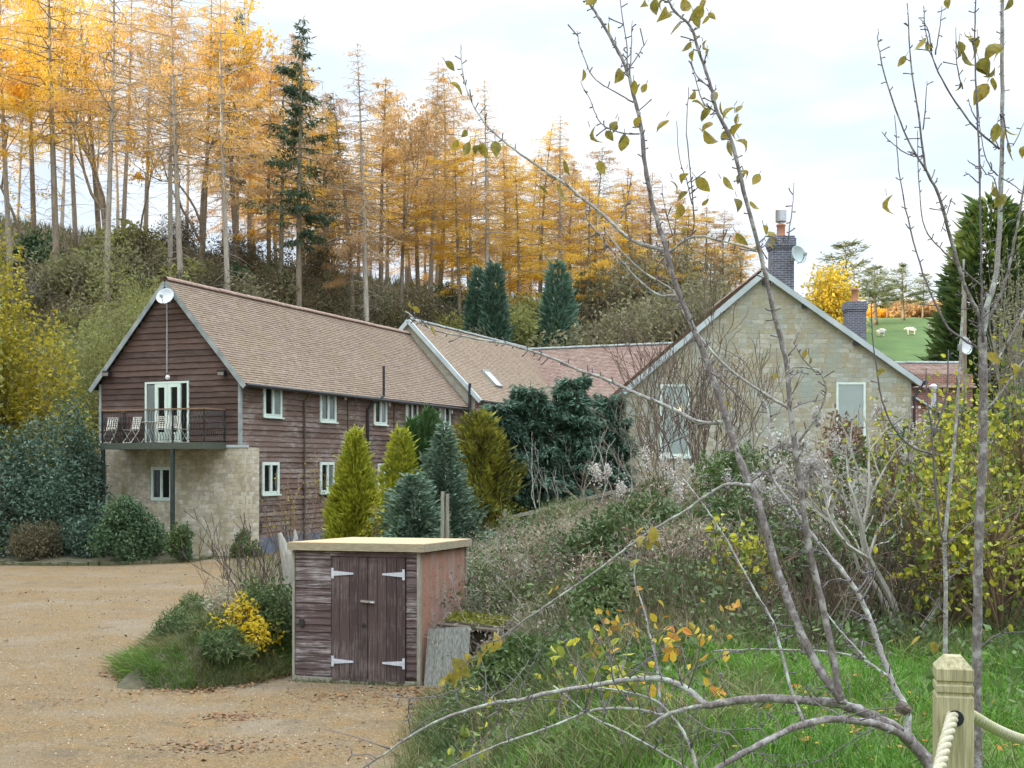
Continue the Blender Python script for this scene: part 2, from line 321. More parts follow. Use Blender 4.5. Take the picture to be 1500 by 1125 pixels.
# ------------------------------------------------------------------ terrain
def xb(y): return np.interp(y, [-20, 0, 6, 11, 17, 19, 26, 34, 46, 60, 90], [-4.5, -2.6, -1.7, -1.05, -1.0, -1.2, -3.0, -3.5, 1.0, 4, 4])
def h(x, y):
    x = np.asarray(x, float); y = np.asarray(y, float)
    w = np.interp(y, [0, 10, 17, 30], [2.6, 2.6, 3.0, 6.0])
    z = 1.55*sst((x-xb(y))/w)
    cr = np.interp(x, [-120, -60, -42, -22, -3, 14, 26, 40], [31, 26, 22.6, 19.2, 16.6, 14.6, 8, 1])
    y0 = np.interp(x, [-40, -15, -8, 30], [46, 50, 60, 70]); y1 = np.interp(x, [-40, -15, -8, 30], [92, 92, 93, 100])
    t = np.clip((y-y0)/(y1-y0), 0, 1); z = z+cr*(.55*sst(t)+.45*t)-np.maximum(y-100, 0)*.035*np.exp(-np.maximum(x-10, 0)/20)
    fz = 23.5*sst((y-80)/105)-np.maximum(y-190, 0)*.06; z = z+fz*sst((x-14)/26)
    lf = 36*sst((-x-30)/38)*sst((130-y)/30)*sst((y+70)/30)*(1-.0*y)     # unseen hill added on the left, shaped to keep the sun off the yard
    z = np.where(lf > z, lf, z) if np.ndim(z) else max(float(z), float(lf))
    bk = sst((x-xb(y)-.3)/1.5)*sst((y-9)/3)*sst((35-y)/4); z = z+bk*(.16*np.sin(x*1.9+y*.7)*np.sin(y*1.1-x*.8)+.09*np.sin(x*3.7+1)*np.sin(y*2.9))
    return z+.05*np.sin(x*1.7+y*.9)*np.sin(y*1.3-x*.4)*sst((np.abs(x-xb(y))-.2)/3)*sst((x-xb(y))/3)
def ground(px, py, lo=3.0, hi=260.):
    Y = np.arange(lo, hi, .1); p = P(px, py, Y[:, None].ravel())
    z = HC-(py-HZ)/F*Y; g = h((px-CX)/F*Y, Y); k = np.argmax(z <= g)
    return np.array([(px-CX)/F*Y[k], Y[k], float(g[k])]) if (z <= g).any() else None
def on(px, Y): x = (px-CX)/F*Y; return np.array([x, Y, float(h(x, Y))])
def grid_sheet(name, xs, ys, mat, dz=0., zf=h):
    X, Yy = np.meshgrid(xs, ys); Z = zf(X, Yy)+dz; V = np.stack([X, Yy, Z], -1).reshape(-1, 3); nx, ny = len(xs), len(ys)
    i = np.arange(ny-1)[:, None]*nx; j = np.arange(nx-1)[None]
    return MB().add(V, np.stack([i+j, i+j+1, i+nx+j+1, i+nx+j], -1).reshape(-1, 4)).build(name, mat, smooth=True)
def m_ground():
    t = NT('ground'); o = t.obj; n = t.noise(o, .35, 6, .6); f = t.noise(o, 9, 6, .7)
    soil = t.ramp(f, [(.3, (.075, .055, .032)), (.55, (.12, .09, .05)), (.75, (.17, .13, .065))])
    gr = t.ramp(f, [(.3, (.055, .12, .018)), (.7, (.11, .22, .035))])
    y = t.n('SeparateXYZ', Vector=o); near = t.ramp(t.math('MULTIPLY', y.outputs[1], .02), [(.18, 1.), (.25, 0.)])
    c = t.mix(t.math('MULTIPLY', t.ramp(n, [(.36, .2), (.6, .85)]), near), soil, gr)
    fld = t.math('MULTIPLY', t.ramp(t.math('MULTIPLY', y.outputs[0], .02), [(.52, 0.), (.66, 1.)]), t.ramp(t.math('MULTIPLY', y.outputs[1], .01), [(.72, 0.), (.80, 1.)]))
    pas = t.ramp(t.noise(o, .25, 5, .6), [(.3, (.055, .105, .022)), (.7, (.10, .165, .04))])
    return t.pbr(t.mix(fld, c, pas), .95, t.bump(f, .6, .05))
a1 = np.concatenate([np.linspace(-600, -60, 28)[:-1], np.linspace(-60, -14, 70)[:-1], np.linspace(-14, 16, 120)[:-1], np.linspace(16, 70, 60)[:-1], np.linspace(70, 600, 28)])
a2 = np.concatenate([np.linspace(-220, -10, 30)[:-1], np.linspace(-10, 44, 200)[:-1], np.linspace(44, 130, 110)[:-1], np.linspace(130, 260, 50)[:-1], np.linspace(260, 1500, 30)])
tag(grid_sheet('ground', a1, a2, m_ground()), kind='structure')
def m_gravel():
    t = NT('gravel'); o = t.obj; f = t.noise(o, 55, 5, .75); m = t.noise(o, 3.2, 6, .65); b = t.noise(t.map(o, (.5, .6, 1)), 1.0, 6, .65)
    v = t.n('TexVoronoi', Vector=o, Scale=48.); vc = t.n('SeparateColor', Color=v.outputs['Color']).outputs[0]
    c = t.ramp(vc, [(0., (.145, .093, .038)), (.4, (.195, .130, .054)), (.75, (.23, .157, .072)), (1., (.30, .22, .125))])
    c = t.hsv(c, v=t.ramp(f, [(.25, .66), (.75, 1.28)]))
    c = t.mix(t.ramp(m, [(.46, 0.), (.68, .6)]), c, (.25, .145, .04))
    c = t.mix(t.ramp(b, [(.47, 0.), (.66, .55)]), c, (.24, .205, .15))
    tr = t.noise(t.n('Mapping', Vector=o, Rotation=(0, 0, .5), Scale=(.3, .75, 1)).outputs[0], .9, 6, .65); c = t.mix(t.ramp(tr, [(.50, 0.), (.70, .4)]), c, (.135, .10, .06))
    c = t.mix(t.ramp(t.noise(o, 1.4, 6, .6), [(.57, 0.), (.67, .6)]), c, (.115, .085, .05))
    return t.pbr(c, .92, t.bump(t.math('ADD', f, t.math('MULTIPLY', v.outputs[0], 1.2)), .9, .018))
def driveway():
    mb = MB(); ys = np.concatenate([np.linspace(-12, 8, 30)[:-1], np.linspace(8, 41, 170)])
    xr = np.interp(ys, [-12, 0, 6, 11, 16.6, 16.9, 19, 24, 30, 38, 41], [-3.4, -2.5, -1.65, -1.0, -.95, -3.2, -5.6, -6.6, -7.4, -9.3, -12])+.10*np.sin(ys*2.1)+.06*np.sin(ys*5.3)
    nx = 60; t = np.linspace(0, 1, nx); X = -40+(xr[:, None]+40)*(1-(1-t[None])**1.5); Yy = np.repeat(ys[:, None], nx, 1)
    Z = h(X, Yy)+.008; i = np.arange(len(ys)-1)[:, None]*nx; j = np.arange(nx-1)[None]
    mb.add(np.stack([X, Yy, Z], -1).reshape(-1, 3), np.stack([i+j, i+j+1, i+nx+j+1, i+nx+j], -1).reshape(-1, 4))
    tag(mb.build('driveway', m_gravel(), smooth=True), kind='structure')
driveway()
def mound(name, c, rx, ry, hh, mat, n=40, e=1.0):
    an = np.linspace(0, 2*math.pi, 64, endpoint=False); rr = np.linspace(0, 1, n)
    wob = 1+.10*np.sin(an*3+1)+.07*np.sin(an*5)+.04*np.sin(an*11)
    X = c[0]+rx*rr[:, None]*np.cos(an)*wob; Y = c[1]+ry*rr[:, None]*np.sin(an)*wob
    Z = h(X, Y)+hh*(1-rr[:, None]**2)**e*(1+.12*np.sin(X*4)*np.sin(Y*3.1))-.03*rr[:, None]**8
    i = np.arange(n-1)[:, None]*64; j = np.arange(64)[None]; j2 = (j+1) % 64
    o = MB().add(np.stack([X, Y, Z], -1).reshape(-1, 3), np.stack([i+j, i+64+j, i+64+j2, i+j2], -1).reshape(-1, 4)).build(name, mat, smooth=True)
    return tag(o, kind='structure')
m_soil = plain('bed soil', (.05, .045, .028), (.11, .10, .05), 5, .95)
VERGE = (P(328, 680, 18.3)[0], 18.3)
mound('grass_verge', VERGE, 1.45, 2.35, .62, m_soil)
BED = (P(120, 680, 37.6)[0], 37.8)
mound('flower_bed', BED, 4.0, 2.3, .22, m_soil, e=.6)

# ------------------------------------------------------------------ building helpers
def frame(o, u, n):
    """canonical wall frame: x to the right along u, y inwards, z up (outwards is -y)"""
    o = np.array(o, float); u = np.array(u, float); n = np.array(n, float)
    return lambda V: o+V[:, :1]*u-V[:, 1:2]*n+V[:, 2:3]*np.array([0, 0, 1.])
SIDE = lambda o: frame(o, (0, 1, 0), (1, 0, 0))      # wall facing local +x
GAB = lambda o: frame(o, (1, 0, 0), (0, -1, 0))      # wall facing local -y
def cutspans(a, b, z0, z1, holes):
    sp = [(a, b)]
    for (h0, h1, g0, g1) in holes:
        if z1 > g0+.01 and z0 < g1-.01:
            sp = [q for (s, e) in sp for q in ((s, min(e, h0)), (max(s, h1), e)) if q[1]-q[0] > .03]
    return sp
def clad(mb, a, b, z0, z1, holes, lim=None, step=.19, out=.0):
    """overlapping waney boards between a and b; lim(z) narrows the row under a gable"""
    z = z0
    while z < z1-.02:
        st = min(step*U(.9, 1.1), z1-z+.001); lo, hi = (a, b) if lim is None else lim(z+st*.7)
        for (s, e) in cutspans(max(a, lo), min(b, hi), z, z+st, holes):
            x = s
            while x < e-.01:
                x2 = min(e, x+U(2.2, 4.2)); x2 = e if e-x2 < .6 else x2
                k = max(2, int((x2-x)/.35)+1); xs = np.linspace(x+.002, x2-.002, k); dz = rng.normal(0, .006, k)+U(-.006, .006); pr = out+U(.038, .056)
                V = np.concatenate([np.stack([xs, np.full(k, .002-out), np.full(k, z)+dz], 1), np.stack([xs, np.full(k, -pr), np.full(k, z)+dz], 1), np.stack([xs, np.full(k, -out-.010), np.full(k, z+st+.02)], 1)])
                i = np.arange(k-1); mb.add(V, np.concatenate([np.stack([i, i+1, k+i+1, k+i], 1)[:, ::-1], np.stack([k+i, k+i+1, 2*k+i+1, 2*k+i], 1)])); x = x2
        z += st
def wall(mb, a, b, z0, top, holes, xs=(), th=.35):
    """masonry face with real openings and reveals; top(x) gives the wall head"""
    cx = sorted({a, b, *xs, *[q for hh in holes for q in hh[:2]]}); cx = [c for c in cx if a-1e-6 <= c <= b+1e-6]
    for x0, x1 in zip(cx[:-1], cx[1:]):
        hs = sorted([hh for hh in holes if hh[0] <= x0+1e-6 and hh[1] >= x1-1e-6], key=lambda q: q[2]); z = z0
        n = max(1, int((x1-x0)/1.5))
        for q0, q1 in zip(np.linspace(x0, x1, n+1)[:-1], np.linspace(x0, x1, n+1)[1:]):
            z = z0
            for hh in hs:
                mb.add([(q0, 0, z), (q1, 0, z), (q1, 0, hh[2]), (q0, 0, hh[2])], [(0, 1, 2, 3)]); z = hh[3]
            mb.add([(q0, 0, z), (q1, 0, z), (q1, 0, top(q1)), (q0, 0, top(q0))], [(0, 1, 2, 3)])
    for (h0, h1, g0, g1) in holes:
        mb.add([(h0, 0, g0), (h1, 0, g0), (h1, 0, g1), (h0, 0, g1), (h0, th, g0), (h1, th, g0), (h1, th, g1), (h0, th, g1)],
               [(0, 4, 5, 1), (1, 5, 6, 2), (2, 6, 7, 3), (3, 7, 4, 0)])
def roof(mb, e0, e1, r0, r1, course=.115, tw=.175, th=.016):
    """plain tiles, each its own little slab, from the eaves line e0-e1 up to the ridge line r0-r1"""
    e0, e1, r0, r1 = [np.array(q, float) for q in (e0, e1, r0, r1)]
    n = int(np.linalg.norm(r0-e0)/course); L = np.linalg.norm(e1-e0); m = int(L/tw); nn = unit(np.cross(e1-e0, r0-e0)); nn = nn if nn[2] > 0 else -nn
    wav = rng.normal(0, 1, 40)
    for i in range(n):
        t0, t1 = i/n, min(1, (i+1.25)/n); s = np.linspace(0, 1, m+1); sh = (.5/m)*(i % 2)
        s0 = np.clip(s[:-1]+sh-(0 if i % 2 == 0 else 1/m), 0, 1); s1 = np.clip(s[1:]+sh-(0 if i % 2 == 0 else 1/m)-.003/L, 0, 1)
        P_ = lambda s, t: (e0+(e1-e0)*s[:, None])*(1-t)+(r0+(r1-r0)*s[:, None])*t
        dip = .022*np.interp(s0*39, np.arange(40), np.convolve(wav, np.ones(5)/5, 'same'))*math.sin(math.pi*min(1, t0))
        jt = rng.normal(0, .003, m); up = (th+.010+jt+dip)[:, None]*nn; lo = (.002+dip)[:, None]*nn
        V = np.stack([P_(s0, t0)+lo, P_(s1, t0)+lo, P_(s1, t0)+up, P_(s0, t0)+up, P_(s0, t1)+lo, P_(s1, t1)+lo], 1).reshape(-1, 3)
        b = np.arange(m)[:, None]*6; mb.add(V, np.concatenate([b+np.array([0, 1, 2, 3]), b+np.array([3, 2, 5, 4])]))
def ridge(mb, a, b, r=.12):
    a = np.array(a, float); b = np.array(b, float); L = np.linalg.norm(b-a); n = int(L/.33); d = (b-a)/L; s = unit(np.cross(d, (0, 0, 1.)))
    for i in range(n):
        p, q = a+d*L*i/n, a+d*(L*(i+1)/n-.012); j = U(-.008, .008); an = np.linspace(-.15, math.pi+.15, 8); V = []
        for w in (p, q): V += [w+s*math.cos(x)*r+np.array([0, 0, math.sin(x)*r*.85-.05+j]) for x in an]
        k = np.arange(7); mb.add(V, np.stack([k, k+1, k+9, k+8], 1))
def casement(par, xf, a, b, z0, z1, leaves=2, sill=True, cur=None, out=.06, name='window', arch=False, depth=0., back='dark'):
    """timber window: outer frame, casement rails, mullion; children pane, curtain, interior"""
    f = MB(xf); fw = .055; y0, y1 = -out+depth, .0+depth
    f.box(a, a+fw, y0, y1, z0, z1); f.box(b-fw, b, y0, y1, z0, z1); f.box(a+fw, b-fw, y0, y1, z1-fw, z1); f.box(a+fw, b-fw, y0, y1, z0, z0+fw)
    if sill: f.box(a-.05, b+.05, y0-.06, y0-.002, z0-.05, z0-.005)
    w = (b-a-2*fw)/leaves; sr = .05
    for i in range(leaves):
        p, q = a+fw+i*w, a+fw+(i+1)*w; yy0, yy1 = y0-.012, y1-.03
        f.box(p+.003, p+sr, yy0, yy1, z0+fw+.003, z1-fw-.003); f.box(q-sr, q-.003, yy0, yy1, z0+fw+.003, z1-fw-.003)
        f.box(p+sr, q-sr, yy0, yy1, z1-fw-sr, z1-fw-.003); f.box(p+sr, q-sr, yy0, yy1, z0+fw+.003, z0+fw+sr)
    if arch:
        k = 8; s = np.linspace(a, b, k); zz = z1+.07*np.sin(np.linspace(0, math.pi, k))
        f.add(np.concatenate([np.stack([s, np.full(k, y0), np.full(k, z1-.001)], 1), np.stack([s, np.full(k, y0), zz], 1)]), [(i, i+1, k+i+1, k+i) for i in range(k-1)])
    o = f.build(name, M['frame'], par)
    g = MB(xf); yg = depth-.035
    for i in range(leaves):
        p, q = a+fw+i*w, a+fw+(i+1)*w; g.add([(p+sr, yg, z0+fw+sr), (q-sr, yg, z0+fw+sr), (q-sr, yg, z1-fw-sr), (p+sr, yg, z1-fw-sr)], [(0, 1, 2, 3)])
    g.build('pane', M['glass'], o)
    MB(xf).add([(a+.02, depth-.004, z0+.02), (b-.02, depth-.004, z0+.02), (b-.02, depth-.004, z1-.02), (a+.02, depth-.004, z1-.02)], [(0, 1, 2, 3)]).build('interior', M[back], o)
    if cur:
        c = MB(xf)
        for (s, e) in cur:
            p, q = a+fw+(b-a-2*fw)*s, a+fw+(b-a-2*fw)*e; k = 17; x = np.linspace(p, q, k); y = depth-.016+.006*np.sin(np.arange(k)*2.2)
            c.add(np.concatenate([np.stack([x, y, np.full(k, z0+fw)], 1), np.stack([x, y, np.full(k, z1-fw)], 1)]), [(i, i+1, k+i+1, k+i) for i in range(k-1)])
        c.build('curtain', M['curtain'], o, smooth=True)
    return o
class Wall2:
    """finds where a photo pixel falls on a vertical wall through O along u"""
    def __init__(s, O, u): s.O = O; s.u = u
    def __call__(s, px, py):
        k = (px-CX)/F; a = (k*s.O[1]-s.O[0])/(s.u[0]-k*s.u[1]); return a, HC-(py-HZ)/F*(s.O[1]+a*s.u[1])
    def rect(s, x0, x1, y0, y1):
        c = (y0+y1)/2; a, b = s(x0, c)[0], s(x1, c)[0]; m = (x0+x1)/2; return a, b, s(m, y1)[1], s(m, y0)[1]
def local(o, A, p):
    c, s = math.cos(A), math.sin(A); return np.array([o[0]+p[0]*c-p[1]*s, o[1]+p[0]*s+p[1]*c, o[2]+p[2]])
def chimney(par, x, y, z0, z1, w, d, name='chimney', mat='brick_blue'):
    c = MB(); c.box(x-w/2, x+w/2, y-d/2, y+d/2, z0, z1-.42)
    c.box(x-w/2-.03, x+w/2+.03, y-d/2-.03, y+d/2+.03, z1-.419, z1-.34); c.box(x-w/2-.06, x+w/2+.06, y-d/2-.06, y+d/2+.06, z1-.339, z1-.08); c.box(x-w/2-.02, x+w/2+.02, y-d/2-.02, y+d/2+.02, z1-.079, z1)
    return c.build(name, M[mat], par, uv=True)

# ------------------------------------------------------------------ timber barn
reseed(11)
A = math.atan(.4147); ca, sa = math.cos(A), math.sin(A)
B0 = np.array([-9.15, 39.1, 0.]); bu = (sa, ca); gu = (ca, -sa)
WS = Wall2(B0, bu); WG = Wall2(B0, gu)      # side wall (a = distance along), gable (a <= 0 to the left)
BW, BL, ZE, ZR, ZS = 5.96, 17.9, 6.04, 9.40, 3.66
barn = thing('barn', B0, 'two storey brown weatherboarded barn with a stone gable foot and a balcony', 'barn', -A)
s_w = [WS.rect(*q) for q in ((384, 411, 563, 611), (467, 490.5, 573, 618), (546, 565, 582, 622), (593, 610.5, 587, 624), (642, 658, 592, 628), (382, 407, 677, 724), (467, 488, 677, 722), (552, 570, 679, 718))]
door = WG.rect(214, 278, 559, 648); gw = WG.rect(222, 253, 684, 733)
mb = MB(); mb.box(-BW, -.001, .001, BL, 0, ZE)
mb.add([(-BW, .002, ZE), (-.001, .002, ZE), (-BW/2, .002, ZR-.05), (-BW, BL, ZE), (-.001, BL, ZE), (-BW/2, BL, ZR-.05)], T=[(0, 1, 2), (4, 3, 5)])
mb.build('wall', M['dark'], barn)
rl = lambda z: (-BW+(max(z, ZE)-ZE)/(ZR-ZE)*BW/2, -(max(z, ZE)-ZE)/(ZR-ZE)*BW/2)
mb = MB(SIDE((0, 0, 0))); clad(mb, .02, BL-.02, .55, ZE, s_w); mb.build('weatherboarding', M['board'], barn, uv=True)
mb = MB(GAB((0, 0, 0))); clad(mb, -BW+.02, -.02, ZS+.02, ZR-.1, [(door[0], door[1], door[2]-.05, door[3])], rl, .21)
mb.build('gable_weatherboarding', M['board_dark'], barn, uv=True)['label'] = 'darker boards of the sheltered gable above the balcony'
mb = MB(SIDE((.05, 0, 0))); mb.box(.2, BL, 0, .04, -.3, .55); mb.build('plinth', M['plinth'], barn)
stn = MB(GAB((0, -.10, 0))); wall(stn, -BW-.05, .30, -.3, lambda x: ZS, [gw], th=.2)
stn.add([(.30, 0, -.3), (.30, .75, -.3), (.30, .75, ZS), (.30, 0, ZS), (-BW-.05, 0, ZS), (-BW-.05, .75, ZS), (.06, .75, -.3), (.06, .75, ZS)], [(0, 1, 2, 3), (3, 2, 5, 4), (1, 6, 7, 2)])
stn.build('stone_wall', M['stone_barn'], barn, uv=True)
mb = MB(GAB((0, -.10, 0))); mb.box(-2.3, .33, -.03, .12, ZS+.002, ZS+.09); mb.build('stone_ledge', M['verge'], barn)
mb = MB(); mb.box(-.06, .05, -.055, .05, ZS+.1, ZE-.1); mb.build('corner_post', M['lead'], barn); mb = MB(); mb.box(-BW-.05, -BW+.05, -.05, .05, ZS+.1, ZE-.1); mb.build('corner_post', M['lead'], barn)
ov, og = .32, .22; sl = (ZR-ZE)/(BW/2); rf = MB()
roof(rf, (ov, -og, ZE-ov*sl+.12), (ov, BL, ZE-ov*sl+.12), (-BW/2, -og, ZR+.08), (-BW/2, BL, ZR+.08))
roof(rf, (-BW-ov, BL, ZE-ov*sl+.12), (-BW-ov, -og, ZE-ov*sl+.12), (-BW/2, BL, ZR+.08), (-BW/2, -og, ZR+.08))
ro = rf.build('roof', M['tile'], barn)
mb = MB(); ridge(mb, (-BW/2, -og, ZR+.13), (-BW/2, BL+.05, ZR+.13), .13); mb.build('ridge_tiles', M['ridge'], ro)
mb = MB()
for s in (1, -1):
    e = np.array([-BW/2+s*(BW/2+ov), 0, ZE-ov*sl+.06]); r = np.array([-BW/2, 0, ZR+.02])
    for y, hh in ((-og+.01, .17),):
        mb.bar(e+(0, y, -.05), r+(0, y, -.05), .03, hh, up=(0, 0, 1))
mb.build('bargeboard', M['lead'], barn)
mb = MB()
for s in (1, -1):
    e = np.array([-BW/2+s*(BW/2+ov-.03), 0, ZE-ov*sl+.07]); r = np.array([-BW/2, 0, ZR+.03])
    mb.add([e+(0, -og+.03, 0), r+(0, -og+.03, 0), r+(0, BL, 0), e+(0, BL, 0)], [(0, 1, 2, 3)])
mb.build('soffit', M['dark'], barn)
mb = MB(); mb.tube([(ov+.07, y, ZE-ov*sl+.08-.004*y) for y in np.linspace(-og, BL+.1, 12)], .065, 8); mb.build('gutter', M['black'], barn)
mb = MB(); a, _ = WS(443, 600); mb.tube([(ov+.05, a, ZE-.3), (ov, a, ZE-.42), (.10, a, ZE-.6), (.09, a, .2)], .038, 8); mb.box(.05, .13, a-.07, a+.07, 2.2, 2.45); mb.build('downpipe', M['twig_dark'], barn)
a, z = WS(547, 540); a2, z2 = WS(533, 640)
mb = MB(); mb.tube([(ov+.16, a, z+.1), (ov+.16, a, ZE-.15), (.2, a-.55, ZE-.55), (.10, a-.62, ZE-.75), (.10, a-.62, 1.5)], .055, 8); mb.build('soil_pipe', M['black'], barn)
for px in (508, 576):
    a, _ = WS(px, 600); mb = MB(); mb.bar((.055, a, ZE-.25), (.055, a, .6), .03, .07); mb.build('cover_strip', M['twig_dark'], barn)
for px, py in ((504, 583), (568.5, 592), (660, 603)):
    a, z = WS(px, py); mb = MB(); mb.box(.045, .09, a-.07, a+.07, z-.08, z+.08); mb.box(.09, .10, a-.045, a+.045, z-.05, z+.05); mb.build('wall_vent', M['white'], barn)
a, z = WS(367, 683); mb = MB(); mb.box(.045, .09, a-.05, a+.05, z-.09, z+.09); mb.lathe([(0, .012), (.03, .01), (.035, 0)], 10, (.09, a, z), (1, 0, 0)); mb.build('number_plaque', M['white'], barn)
curs = [[(.62, .97)], [(.05, .42), (.55, .95)], [(.55, .97)], [(.0, .3)], [(.1, .5)], [(.42, .7)], [(.55, .97)], [(.0, .4)]]
for q, c in zip(s_w, curs): casement(barn, SIDE((0, 0, 0)), *q, cur=c, out=.075)
casement(barn, GAB((0, -.10, 0)), *gw, cur=[(.05, .45)], depth=.12, arch=True)
# french door with side lights
d0, d1, dz0, dz1 = door; xf = GAB((0, 0, 0)); fr = MB(xf); y0 = -.07
for p, q, z, t in ((d0, d0+.07, dz0, dz1), (d1-.07, d1, dz0, dz1), (d0+.07, d1-.07, dz1-.07, dz1)): fr.box(p, q, y0, 0, z, t)
wd = d1-d0; cuts = [d0+.07, d0+wd*.235, d0+wd*.53, d0+wd*.825, d1-.07]
pn = MB(xf)
for i in (1, 2):
    p, q = cuts[i]+.004, cuts[i+1]-.004; ss = .13
    fr.box(p, p+ss, y0-.015, -.01, dz0+.02, dz1-.08); fr.box(q-ss, q, y0-.015, -.01, dz0+.02, dz1-.08)
    fr.box(p+ss, q-ss, y0-.015, -.01, dz1-.2, dz1-.08); fr.box(p+ss, q-ss, y0-.015, -.01, dz0+.02, dz0+.35)
    pn.add([(p+ss, -.04, dz0+.35), (q-ss, -.04, dz0+.35), (q-ss, -.04, dz1-.2), (p+ss, -.04, dz1-.2)], [(0, 1, 2, 3)])
for i in (0, 3):
    p, q = cuts[i], cuts[i+1]; pn.add([(p, -.03, dz0), (q, -.03, dz0), (q, -.03, dz1-.07), (p, -.03, dz1-.07)], [(0, 1, 2, 3)])
fd = fr.build('french_door', M['frame'], barn); pn.build('pane', M['glass'], fd)
MB(xf).add([(d0+.02, -.004, dz0), (d1-.02, -.004, dz0), (d1-.02, -.004, dz1), (d0+.02, -.004, dz1)], [(0, 1, 2, 3)]).build('interior', M['dark'], fd)
k = 19; x = np.linspace(d0+.08, cuts[1]-.05, k); y = -.016+.008*np.sin(np.arange(k)*2.1)
MB(xf).add(np.concatenate([np.stack([x, y, np.full(k, dz0)], 1), np.stack([x, y, np.full(k, dz1-.1)], 1)]), [(i, i+1, k+i+1, k+i) for i in range(k-1)]).build('curtain', M['curtain'], fd, smooth=True)
mb = MB(xf); xm = cuts[2]; mb.box(xm+.03, xm+.06, -.13, -.087, dz0+.95, dz0+1.15); mb.box(xm+.03, xm+.15, -.14, -.12, dz0+1.06, dz0+1.09); mb.build('handle', M['steel'], fd)
# balcony
bz = dz0-.05; by = -1.25; WB = Wall2(local(B0, -A, (0, by, 0)), gu); bx0 = WB(150, 650)[0]; bx1 = WB(299, 650)[0]; bpx = WB(253, 700)[0]
mb = MB(); mb.box(bx0, bx1, by, -.12, bz-.06, bz-.004)
nb = 9
for i in range(nb): mb.box(bx0-.02, bx1+.02, by+i*(1.12/nb)+.006, by+(i+1)*(1.12/nb)-.006, bz-.003, bz+.02)
mb.box(bx0, bx1, by-.05, by-.001, bz-.20, bz+.012); mb.box(bx0-.05, bx0-.001, by-.05, -.12, bz-.2, bz+.012); mb.box(bx1+.001, bx1+.05, by-.05, -.12, bz-.2, bz+.012)
bal = mb.build('balcony', M['deck'], barn)
mb = MB(); top = bz+1.12; corner = [(bx0, -.15), (bx0, by), (bx1, by), (bx1, -.15)]
for (p, q) in zip(corner[:-1], corner[1:]):
    p = np.array(p); q = np.array(q); L = np.linalg.norm(q-p); d = (q-p)/L
    mb.bar((*p, bz+.10), (*q, bz+.10), .03, .012); mb.bar((*p, top-.03), (*q, top-.03), .03, .012)
    n = int(L/.11)
    for i in range(1, n):
        c = p+d*L*i/n; zz = np.linspace(bz+.10, top-.03, 13); s = .028*np.sin(np.linspace(0, 4*math.pi, 13))
        nrm = np.array([d[1], -d[0]]); belly = .09*np.sin(np.linspace(0, math.pi, 13))**2*(1 if nrm[1] < 0 or nrm[0] != 0 else -1)
        mb.tube(np.stack([c[0]+d[0]*s+nrm[0]*belly, c[1]+d[1]*s+nrm[1]*belly, zz], 1), .011, 4)
for c in corner+[(bpx, by)]: mb.bar((*c, bz), (*c, top), .045, .045)
mb.build('railing', M['blackiron'], bal)
mb = MB()
for (p, q) in zip(corner[:-1], corner[1:]): mb.bar((*p, top+.012), (*q, top+.012), .06, .045)
mb.build('handrail', M['handrail'], bal)
for x in (bpx, bx0+.03): mb = MB(); mb.bar((x, by-.006, -.05), (x, by-.006, bz-.205), .11, .11); mb.build('support_post', M['greenpost'], bal)
# lamps on the gable
a, z = WG(247, 553); mb = MB(GAB((0, 0, 0))); mb.lathe([(0, .07), (.05, .06), (.085, .03), (.09, 0), (.09, -.03)], 14, (a, -.045, z), (0, -1, 0)); mb.build('oval_lamp', M['white'], barn)
for px, py, s in ((331, 547, 1), (163, 548, -1)):
    a, z = WG(px, py); mb = MB(GAB((0, 0, 0))); mb.box(a-.03, a+.03, -.15, -.03, z-.04, z+.04); mb.box(a-.14, a+.14, -.30, -.151, z-.10, z+.09)
    o = mb.build('floodlight', M['black'], barn); mb = MB(GAB((0, 0, 0))); mb.box(a-.12, a+.12, -.307, -.301, z-.085, z+.03); mb.build('lens', M['steel'], o)
def dish(name, loc, rz, r, label, mat, pole=True, tilt=25):
    t = thing(name, loc, label, 'satellite dish', rz)
    ax = (0, -math.cos(R(tilt)), math.sin(R(tilt))); mb = MB()
    pr = [(q*r, (q*q)*r*.28) for q in np.linspace(0, 1, 8)]; mb.lathe(pr+[(r*1.03, r*.28), (r*1.03, r*.24)]+[(q*r, (q*q)*r*.28-.014) for q in np.linspace(1, 0, 8)], 28, (0, -.22, 0), ax)
    mb.build('reflector', M[mat], t, smooth=True)
    mb = MB(); mb.tube([(0, -.22, -.9*r), (0, -.22-.7*r, -.75*r), (0, -.22-1.15*r, -.1*r)], .014, 6); mb.box(-.035, .035, -.22-1.15*r-.07, -.22-1.15*r+.05, -.1*r-.03, -.1*r+.06); mb.build('feed_arm', M['lead'], t)
    mb = MB(); mb.bar((0, -.01, -.05), (0, -.21, -.02), .06, .06); mb.box(-.08, .08, -.015, 0, -.15, .1); mb.build('bracket', M['lead'], t); return t
a, z = WG(254, 438); dish('satellite_dish', local(B0, -A, (a, -.25, z)), -A+.25, .30, 'round white satellite dish at the peak of the dark timber gable', 'dish')
a, z = WG(246, 500)
mb = MB(GAB((0, 0, 0))); mb.bar((a, -.05, z-1.1), (a, -.05, ZR-.45), .05, .02); mb.build('cable_strip', M['lead'], barn)

